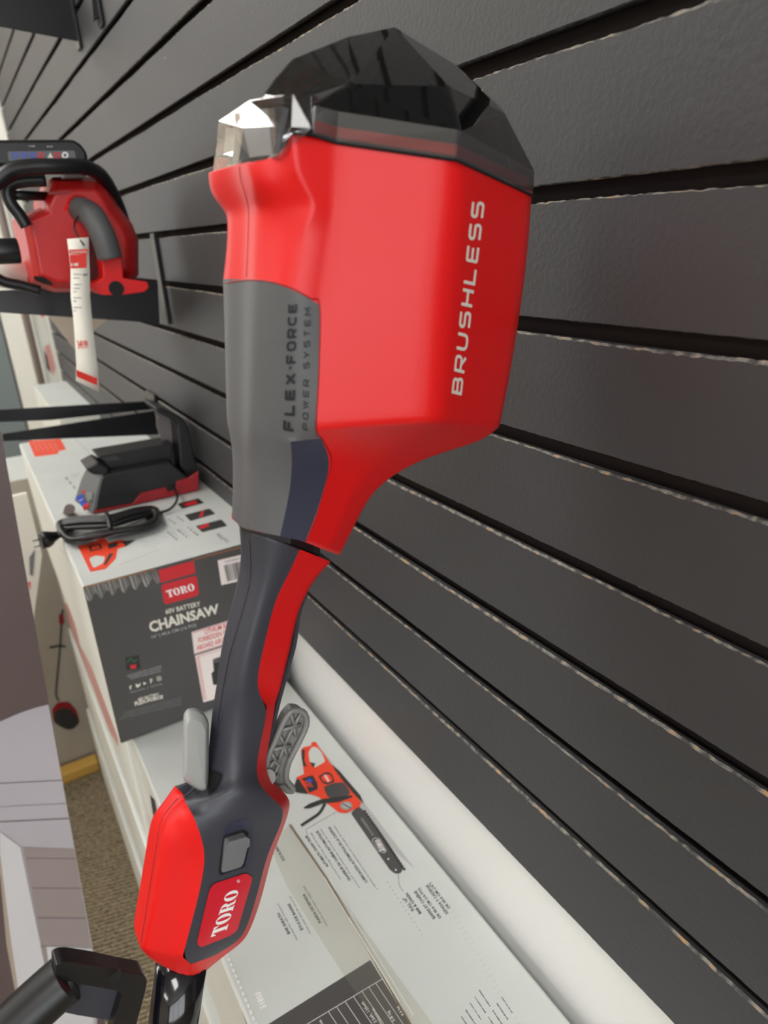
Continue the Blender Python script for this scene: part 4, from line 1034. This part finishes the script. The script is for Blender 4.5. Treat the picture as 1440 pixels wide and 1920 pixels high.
# handle and lower housing
LR = [
 [(462, 996, 0), (480, 1000, .014), (505, 1008, .021), (535, 1019, .024), (562, 1030, .022), (621, 1054, .008)],
 [(466, 1040, 0), (482, 1044, .013), (500, 1048, .019), (522, 1056, .022), (546, 1067, .020), (588, 1088, .008)],
 [(468, 1085, 0), (480, 1087, .012), (492, 1092, .017), (506, 1099, .019), (524, 1108, .018), (571, 1118, .008)],
 [(454, 1143, 0), (466, 1143, .011), (478, 1143, .016), (492, 1143, .018), (511, 1143, .017), (556, 1149, .008)],
 [(431, 1225, 0), (443, 1222, .011), (456, 1221, .016), (472, 1220, .018), (493, 1220, .017), (543, 1215, .008)],
 [(419, 1288, 0), (431, 1288, .011), (444, 1288, .016), (458, 1289, .018), (477, 1290, .017), (525, 1288, .008)],
 [(414, 1318, 0), (427, 1318, .011), (444, 1319, .016), (468, 1321, .018), (500, 1324, .016), (514, 1320, .008)],
 [(406, 1357, 0), (420, 1357, .011), (438, 1357, .016), (466, 1352, .018), (499, 1347, .016), (508, 1362, .008)],
 [(398, 1412, 0), (413, 1412, .012), (432, 1412, .018), (458, 1412, .020), (484, 1412, .018), (499, 1410, .008)],
 [(389, 1448, 0), (406, 1452, .014), (425, 1452, .021), (452, 1450, .024), (480, 1449, .021), (496, 1438, .009)],
 [(350, 1462, 0), (372, 1480, .018), (398, 1480, .026), (445, 1478, .030), (488, 1476, .024), (507, 1470, .011)],
 [(328, 1480, 0), (334, 1490, .020), (345, 1500, .030), (425, 1500, .033), (515, 1501, .028), (542, 1492, .012)],
 [(302, 1534, 0), (335, 1530, .026), (361, 1527, .032), (440, 1530, .034), (537, 1520, .030), (545, 1514, .014)],
 [(297, 1564, 0), (348, 1564, .028), (376, 1564, .033), (440, 1562, .034), (518, 1566, .031), (527, 1565, .014)],
 [(291, 1597, 0), (354, 1597, .029), (384, 1597, .033), (440, 1598, .034), (502, 1601, .031), (512, 1600, .014)],
 [(285, 1634, 0), (352, 1634, .029), (382, 1634, .033), (435, 1636, .034), (492, 1638, .031), (501, 1640, .014)],
 [(276, 1689, 0), (342, 1690, .029), (370, 1689, .033), (425, 1692, .034), (479, 1690, .031), (489, 1690, .014)],
 [(266, 1745, 0), (326, 1752, .028), (354, 1750, .032), (410, 1752, .033), (460, 1748, .030), (467, 1752, .014)],
 [(260, 1778, 0), (318, 1790, .027), (342, 1794, .031), (392, 1780, .032), (443, 1768, .029), (449, 1772, .014)],
 [(275, 1797, 0), (330, 1815, .022), (358, 1808, .028), (380, 1800, .029), (402, 1792, .026), (416, 1796, .013)],
 [(312, 1815, 0), (335, 1826, .014), (352, 1830, .018), (362, 1830, .018), (372, 1828, .016), (382, 1824, .008)],
]
LR[9][0] = (391, 1450, 0); LR[10][0] = (372, 1474, 0); LR[11][0] = (343, 1496, 0); LR[10][1] = (384, 1480, .014)
LR[11][1] = (350, 1500, .015); LR[12][0] = (304, 1536, 0)
LR = corner(LR, lambda i: (5, .0055) if i < 10 else ((5, .003) if i < 12 else ((9, .0105) if i < 19 else (8, .008))))
LR = [r[:-1] + [(r[-1][0] + (3 if 2 <= i <= 8 else 1), r[-1][1], r[-1][2])] for i, r in enumerate(LR)]
LR = [[(c[0], c[1], c[2] * (.88 if i < 10 else .82)) if j > 1 else c for j, c in enumerate(r)] for i, r in enumerate(LR)]
for i_, hh_ in ((10, (0, .004, .006, .012, .026, .023, .010)), (11, (0, .003, .005, .009, .027, .024, .011)), (12, (0, .005, .013, .019, .028, .0245, .0115))):
    LR[i_] = [(c[0], c[1], h_) for c, h_ in zip(LR[i_], hh_)]
def lreg(i, j):
    if j >= 5: return 'stripe'
    if i >= 19: return 'shell'
    if i >= 11 and j < 3: return 'shell'
    return 'handle'
parts, n, nc = loft(LR, lreg, capt='handle', capb='shell', back=lambda i: {8: .6, 9: .25, 10: .1, 11: .1, 12: .3, 13: .7}.get(i, 1.0)); LV = ((11, 3), (19, 3), (19, 5), (12, 3))
crease(parts['shell'], n, nc, {1: .3, 2: lambda i: .55 if i < 18 else .2, 3: .9}, {11: .9, 12: .25, 18: .5, 20: .7}, LV)
crease(parts['handle'], n, nc, {3: lambda i: 1 if i > 11 else 0, 5: 1}, {0: 1, 11: lambda j: .9 if j < 3 else 0, 19: 1}, LV)
crease(parts['stripe'], n, nc, {5: 1, 6: .9}, {0: 1, 5: .6, 6: .6}, LV)
for k, nm, m, lb in (('handle', 'handle', 'navy', 'dark grey handle body'), ('stripe', 'red_stripe', 'red', 'red side strip running down the handle'), ('shell', 'lower_housing', 'red', 'red lower shell')):
    b = parts[k][0]; fixn(b); hs[k] = obj(nm, b, MT[m], tool, smooth=True, sub=3); hs[k]['label'] = lb

SURF = on_objects(list(hs.values()), lambda u, v: tp(u, v, .02)); SURF0 = on_objects(list(hs.values()), lambda u, v: None)
# coupling collar in the joint
bm = bmesh.new(); layers(bm, [[tp(*c) for c in ((454, 982, 0), (490, 990, .015), (545, 1004, .018), (588, 1022, .010), (600, 1028, 0))] + [mir(tp(*c)) for c in ((588, 1022, .010), (545, 1004, .018), (490, 990, .015))],
                              [tp(*c) for c in ((452, 996, 0), (490, 1004, .015), (545, 1020, .018), (588, 1037, .010), (600, 1042, 0))] + [mir(tp(*c)) for c in ((588, 1037, .010), (545, 1020, .018), (490, 1004, .015))]])
fixn(bm); obj('joint_collar', bm, MT['black'], tool, smooth=False)
# seams
def ribbon(name, pts, r, m, lb=None):
    bm = bmesh.new(); P = [c for c in (SURF0(u, v) for u, v in pts) if c is not None]; P = [c - c.normalized() * (r * 0.15) for c in P]
    tube(bm, P, r, 6); o = obj(name, bm, m, tool)
    if lb: o['label'] = lb
    return o
def dens(pts, n=6): return [(c.x, c.y) for c in catmull([Vector((a, b, 0)) for a, b in pts], n)]
ribbon('seam_line', dens([(449, 312), (452, 338), (464, 380), (466, 420), (462, 520)]), 0.00022, MT['red2'])
ribbon('seam_line', dens([(332, 1498), (303, 1537), (291, 1600), (277, 1690), (263, 1778)]), 0.00025, MT['red2'])
ribbon('seam_line', dens([(468, 1010), (470, 1080), (456, 1143), (432, 1225), (419, 1290), (408, 1357)]), 0.00028, MT['hole'])
ribbon('seam_line', dens([(422, 531), (462, 525), (505, 528), (548, 541), (582, 560), (599, 572), (598, 690), (593, 804), (604, 823), (621, 860), (612, 902), (594, 962), (574, 1014)]), 0.00035, MT['red2'])

# long dark inner strip behind the red one (hand guard edge)
bm = bmesh.new(); L_ = dens([(573, 1116), (560, 1150), (552, 1204), (539, 1253), (520, 1325), (508, 1385), (499, 1428)], 4)
q = [tp(u - 2, v, .002) for u, v in L_]; q2 = [tp(u + 5 - 3 * abs(k / len(L_) - .35), v + 1, .002) for k, (u, v) in enumerate(L_)]
n_ = len(q)
ring = q + q2[::-1]; back = [c + NRM * -0.016 for c in ring]; prism(bm, ring, back); fixn(bm); obj('inner_strip', bm, MT['navy'], tool)['label'] = 'thin near-black strip behind the red one'

# clear window block
def sym_layers(bm, rows, mi=0):
    layers(bm, [[tp(*c) for c in r] + [mir(tp(*c)) for c in r[:0:-1]] for r in rows], mi)
bm = bmesh.new()
sym_layers(bm, [
 [(468, 189, 0), (531, 178, .031), (548, 175, .0345), (584, 180, .040), (570, 184, 0)],
 [(456, 240, 0), (529, 236, .032), (545, 238, .037), (585, 240, .042), (570, 242, 0)],
 [(447, 306, 0), (519, 297, .032), (524, 296, .0325), (527, 294, .033), (480, 298, 0)]])
fixn(bm); lens = obj('clear_window', bm, MT['lens'], tool, bevel=0.0012, seg=3); lens['label'] = 'clear window block at the top of the head'
bm = bmesh.new()
sym_layers(bm, [[(488, 205, 0), (530, 200, .022), (542, 204, .024), (520, 206, 0)], [(480, 290, 0), (518, 284, .022), (526, 280, .024), (500, 286, 0)]])
fixn(bm); obj('battery_face', bm, mat('battery_face', rgb(96, 102, 112), 0.2), lens)
for nm_, q_, m_ in (('painted_glint', ((443, 211, -.007), (497, 203, .0150), (505, 290, .018), (463, 295, .004)), 'white'),  # white plate and tan borders paint a reflection into the clear block
                    ('glint_border', ((498, 203, .0155), (508, 202, .019), (514, 286, .021), (506, 290, .0185)), 'btan'),
                    ('glint_border', ((434, 213, -.011), (442, 211, -.0075), (461, 292, .003), (440, 262, -.006)), 'btan')):
    q = [tp(*c) + Vector((0.0012, 0, 0)) for c in q_]; bm = bmesh.new(); prism(bm, q, [c + Vector((0.0005, 0, 0)) for c in q]); fixn(bm); obj(nm_, bm, MT[m_], lens)

# smoked cover
def D_(u, v, h): return tp(u, v, h)
N_ = dict(b1=(584, 250, .0385), b2=(631, 266, .0378), b3=(858, 299, .058), b4=(1001, 366, .0164),
          n1=(587, 196, .036), n2=(635, 209, .0365), n3=(863, 244, .055), n4=(1004, 322, .0158),
          m2=(657, 157, .030), m3=(842, 162, .040), m4=(950, 215, .0124))
O_ = dict(ob=(520, 240, 0), o0=(490, 182, 0), o1=(516, 143, 0), o2=(548, 108, 0), o3=(653, 66, 0), o4=(738, 48, 0), o5=(852, 118, 0), o6=(945, 205, 0))
tri = [('b1', 'b2', 'n2', 'n1'), ('b2', 'b3', 'n3', 'n2'), ('b3', 'b4', 'n4', 'n3'), ('ob', 'b1', 'n1', 'o0'), ('o0', 'n1', 'm2', 'o1'), ('o1', 'm2', 'o2'), ('o2', 'm2', 'o3'), ('o3', 'm2', 'o4'),
       ('n1', 'n2', 'm2'), ('m2', 'n2', 'n3', 'm3'), ('m2', 'm3', 'o4'), ('o4', 'm3', 'o5'), ('o5', 'm3', 'm4'), ('m3', 'n3', 'm4'), ('n3', 'n4', 'm4'), ('o5', 'm4', 'o6')]
bm = bmesh.new(); va = {}; vb = {}
for k, c in {**N_, **O_}.items():
    P = tp(*c); va[k] = bm.verts.new(P); vb[k] = va[k] if k in O_ else bm.verts.new(mir(P))
for it, t in enumerate(tri):
    for f_ in (bm.faces.new([va[k] for k in t]), bm.faces.new([vb[k] for k in t[::-1]])): f_.material_index = 1 if it < 3 else 0
bm.faces.new((va['b4'], vb['b4'], vb['n4'], va['n4'])); bm.faces.new((va['n4'], vb['n4'], vb['m4'], va['o6'], va['m4']) if False else (va['n4'], vb['n4'], vb['m4'], va['m4']))
bm.faces.new((va['m4'], vb['m4'], va['o6']))
fixn(bm); dome = obj('battery_cover', bm, [MT['dome'], smoke('reflection_band', (0.72, 0.70, 0.70, 1), 0.12, 0.22, (0.20, 0.19, 0.19, 1), 1.9)], tool, bevel=0.0016, seg=3, smooth=False); dome['label'] = 'smoked faceted battery cover'  # lighter second material paints a room reflection onto the band
# battery pack inside
bm = bmesh.new()
def scal(c, k, hs_): return (c[0], c[1], c[2] * hs_)
sym_layers(bm, [[(600, 235, 0), (640, 250, 0.03186), (850, 285, 0.03186), (960, 330, 0.01062), (940, 320, 0)], [(610, 205, 0), (650, 215, 0.03009), (850, 250, 0.03009), (950, 300, 0.01062), (930, 290, 0)],
                [(640, 165, 0), (680, 180, 0.02478), (830, 195, 0.02478), (900, 230, 0.00885), (880, 225, 0)], [(700, 110, 0), (715, 120, 0.01062), (790, 140, 0.01062), (800, 150, 0.00531), (790, 150, 0)]])
fixn(bm); bp_ = obj('battery_pack', bm, MT['black'], dome, bevel=0.002)
bm = bmesh.new()
for (a, b) in (((592, 246, .033), (632, 258, .033)), ((632, 258, .033), (856, 291, .051)), ((856, 291, .051), (995, 356, .013))):
    P = [tp(*a), tp(*b), tp(b[0] + 1, b[1] - 20, b[2] - .002), tp(a[0] + 1, a[1] - 20, a[2] - .002)]
    for s_ in (lambda c: c, mir):
        Q_ = [s_(c) for c in P]; prism(bm, Q_, [c + ((M0 - c).dot(NRM)) * NRM * 0.06 for c in Q_])
fixn(bm); obj('red_rim', bm, MT['red'], dome)
# dark gasket line between cover and housing
bm = bmesh.new()
gl = [tp(*c) for c in ((548, 250, .037), (584, 252, .039), (631, 268, .0385), (858, 301, .0586), (1001, 368, .0166))]
tube(bm, gl, 0.0006, 6); tube(bm, [mir(c) for c in gl], 0.0006, 6); obj('gasket', bm, MT['hole'], tool)

# lettering on the head
p = Print(SURF, lift=0.0003, step=0)
p.strokes('BRUSHLESS', ((866, 743), (910, 379), (846, 738), (885, 374)), MT['cream'], 0.23, 0.20)
p.done('brushless_lettering', tool, 'white wide capitals on the red flank')
p = Print(SURF, lift=0.0008, step=0)
p.strokes('FLEX', ((553, 812), (556, 697), (529, 808), (535, 700)), MT['emb'], 0.33, 0.16); p.strokes('-', ((553, 694), (556, 686), (533, 694), (535, 686)), MT['emb'], 0.25)
p.strokes('FORCE', ((556, 682), (558, 567), (535, 684), (540, 568)), MT['emb'], 0.31, 0.16)
p.strokes('POWER SYSTEM', ((578, 808), (583, 576), (567, 806), (571, 577)), MT['emb'], 0.18, 0.5)
p.done('embossed_lettering', tool, 'dark embossed capitals on the grey grip')
# logo badge
p = Print(SURF, lift=0.0004, step=0.0006)
p.fine(rpoly([(401, 1657), (462, 1637), (474, 1646), (445, 1745), (433, 1754), (376, 1777), (369, 1768), (393, 1668)], 6), MT['badge'])
p.serif([(424, 1747), (449, 1666), (395, 1758), (425, 1672)], MT['white'])
p.path([(447 + 2.6 * math.cos(k * .8), 1652 + 2.6 * math.sin(k * .8)) for k in range(8)], 0.7, MT['white'], True); p.text('R', [(448.4, 1653.5), (448.4, 1650.6), (445.4, 1653.5), (445.4, 1650.6)], MT['white'])
p.done('logo_badge', tool, 'red badge with white slab-serif capitals')
# switch in its recess
Z = zz((220, 1420), 0.3056)
p = Print(SURF, lift=0.0003, step=0)
p.fine(rpoly(Z((655, 440), (690, 400), (790, 375), (832, 390), (832, 600), (800, 680), (640, 732), (625, 715), (650, 560)), 6), MT['navy2']); p.done('switch_recess', tool, 'recess round the switch')
p = Print(SURF, lift=0.0005, step=0); p.fine(rpoly(Z((652, 480), (775, 440), (808, 462), (808, 560), (782, 676), (700, 700), (630, 728), (620, 700)), 4), MT['hole']); p.done('switch_gap_shade', tool)  # black gap patch, widened to paint in the switch's shadow
def raised(px, h0, h1, name, m, parent, bev=0.0008, n=None, surf=SURF):
    bm = bmesh.new(); q0 = [surf(u, v) for u, v in px]; q1 = [c + NRM * h1 for c in q0]; q0 = [c - NRM * h0 for c in q0]
    prism(bm, q1, q0); fixn(bm); return obj(name, bm, m, parent, bevel=bev)
sw = raised(rpoly(Z((655, 492), (775, 456), (795, 475), (790, 540), (766, 640), (748, 662), (634, 696)), 4), 0.001, 0.0018, 'slide_switch', MT['switch'], tool)
raised(rpoly(Z((655, 535), (662, 490), (775, 456), (795, 475), (790, 520), (740, 545)), 4), 0.0, 0.0042, 'thumb_ridge', MT['switch'], sw, 0.0015)
# slot and lever
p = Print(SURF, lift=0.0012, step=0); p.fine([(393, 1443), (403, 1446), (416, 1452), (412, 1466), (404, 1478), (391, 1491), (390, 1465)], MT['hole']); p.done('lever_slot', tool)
px = rpoly([(344, 1338), (352, 1328), (368, 1327), (383, 1336), (392, 1354), (391, 1495), (343, 1463)], 7)
bm = bmesh.new(); layers(bm, [[tp(u, v, .0105) for u, v in inset(px, 0.72, (368, 1410))], [tp(u, v, .008) for u, v in inset(px, 0.93, (368, 1410))], [tp(u, v, .004) for u, v in px], [tp(u, v, -.010) for u, v in px]])
fixn(bm); obj('safety_lever', bm, MT['lever'], tool, smooth=True, bevel=0.001)['label'] = 'pale grey lever standing left of the handle'
# trigger
tr = [(549, 1329), (562, 1329), (573, 1336), (577, 1350), (572, 1370), (556, 1402), (542, 1430), (537, 1450), (538, 1466), (549, 1479), (549, 1486), (540, 1486), (531, 1478), (524, 1480), (506, 1474), (496, 1462), (497, 1448), (499, 1435), (503, 1415), (515, 1390), (527, 1362), (537, 1342)]
tr = dens(tr + tr[:1], 2)[:-1]
bm = bmesh.new(); q = [tp(u, v, 0.0015) for u, v in tr]; prism(bm, q, [c - NRM * 0.006 for c in q]); fixn(bm); tg_ = obj('trigger', bm, MT['trig'], tool); tg_['label'] = 'grey ribbed trigger below the handle'
bm = bmesh.new(); tube(bm, [tp(u, v, 0.003) for u, v in inset(tr, 0.965, (535, 1405))], 0.0017, 8, True)
Zt = zz((490, 1320), 0.0990)
for a, b in (((555, 180), (615, 380)), ((760, 160), (610, 430)), ((375, 500), (745, 390)), ((610, 430), (650, 600)), ((610, 430), (430, 790)), ((340, 590), (440, 760)), ((200, 870), (560, 785)), ((430, 790), (480, 980)), ((430, 790), (330, 1100)), ((190, 930), (290, 1080)), ((250, 1430), (330, 1330)), ((230, 1560), (340, 1560))):
    A1, B1 = Zt(a, b); tube(bm, [tp(*A1, 0.003), tp(*B1, 0.003)], 0.0011, 6)
for s_ in (((170, 1170), (240, 1090), (330, 1150), (250, 1310), (130, 1260)),):
    tube(bm, [tp(u, v, 0.003) for u, v in Zt(*s_)], 0.0012, 6, True)
obj('trigger_ribs', bm, MT['trig'], tg_)
bm = bmesh.new(); tube(bm, [tp(502, 1458, .008), tp(502, 1458, -.006)], 0.0045, 14); obj('pivot_pin', bm, MT['trig'], tg_)
# shaft down to the floor
a0, a1 = tp(342, 1800, 0), tp(325, 1920, 0); d_ = (a1 - a0).normalized(); low = a0 + d_ * ((FLOOR + 0.02 - a0.z) / d_.z)
bm = bmesh.new(); tube(bm, [a0, a1, low], 0.0145, 24); obj('shaft', bm, MT['shaft'], tool, smooth=True)
# loop handle clamped to the shaft
Z = zz((0, 1740), 0.2083)
hx = 0.002
out_ = Z((500, 335), (560, 308), (620, 303), (870, 340), (1080, 385), (1290, 420), (1325, 470), (1312, 560), (1230, 864), (1150, 1150), (1000, 1150), (1020, 864), (1075, 680), (1098, 600), (1060, 568), (820, 525), (610, 480), (560, 540), (500, 560))
out_ = rpoly(out_, 3, 2)
bm = bmesh.new(); q = [tp(u, v, .005) for u, v in out_]; prism(bm, q, [c - NRM * 0.010 for c in q]); fixn(bm)
hl = obj('loop_handle', bm, MT['black'], tool, bevel=0.004, seg=4); hl['label'] = 'black loop handle at the lower left'
bm = bmesh.new(); q = [tp(u, v, -.001) for u, v in Z((560, 470), (1090, 560), (1095, 640), (1020, 835), (700, 785), (540, 750))]; prism(bm, q, [c - NRM * 0.003 for c in q]); fixn(bm); obj('web_plate', bm, MT['navy'], hl)
bm = bmesh.new(); tube(bm, catmull([tp(*c) for c in ((124, 1834, 0), (108, 1848, 0), (66, 1886, 0), (0, 1948, 0), (-50, 1990, 0), (-60, 2080, 0), (40, 2150, 0), (220, 2150, 0), (300, 2130, 0))], 5), 0.0125, 18); obj('grip_tube', bm, MT['black'], hl, smooth=True)
bm = bmesh.new(); tube(bm, [tp(214, 1828, .0056), tp(214, 1828, .0045)], 0.0035, 16); obj('screw_hole', bm, MT['hole'], hl)
c0 = a0 + d_ * 0.115
bm = bmesh.new(); tube(bm, [c0, c0 + d_ * 0.05], 0.019, 20); tube(bm, [tp(222, 2020, 0), c0 + d_ * 0.02], 0.012, 12); obj('shaft_clamp', bm, MT['black'], tool)
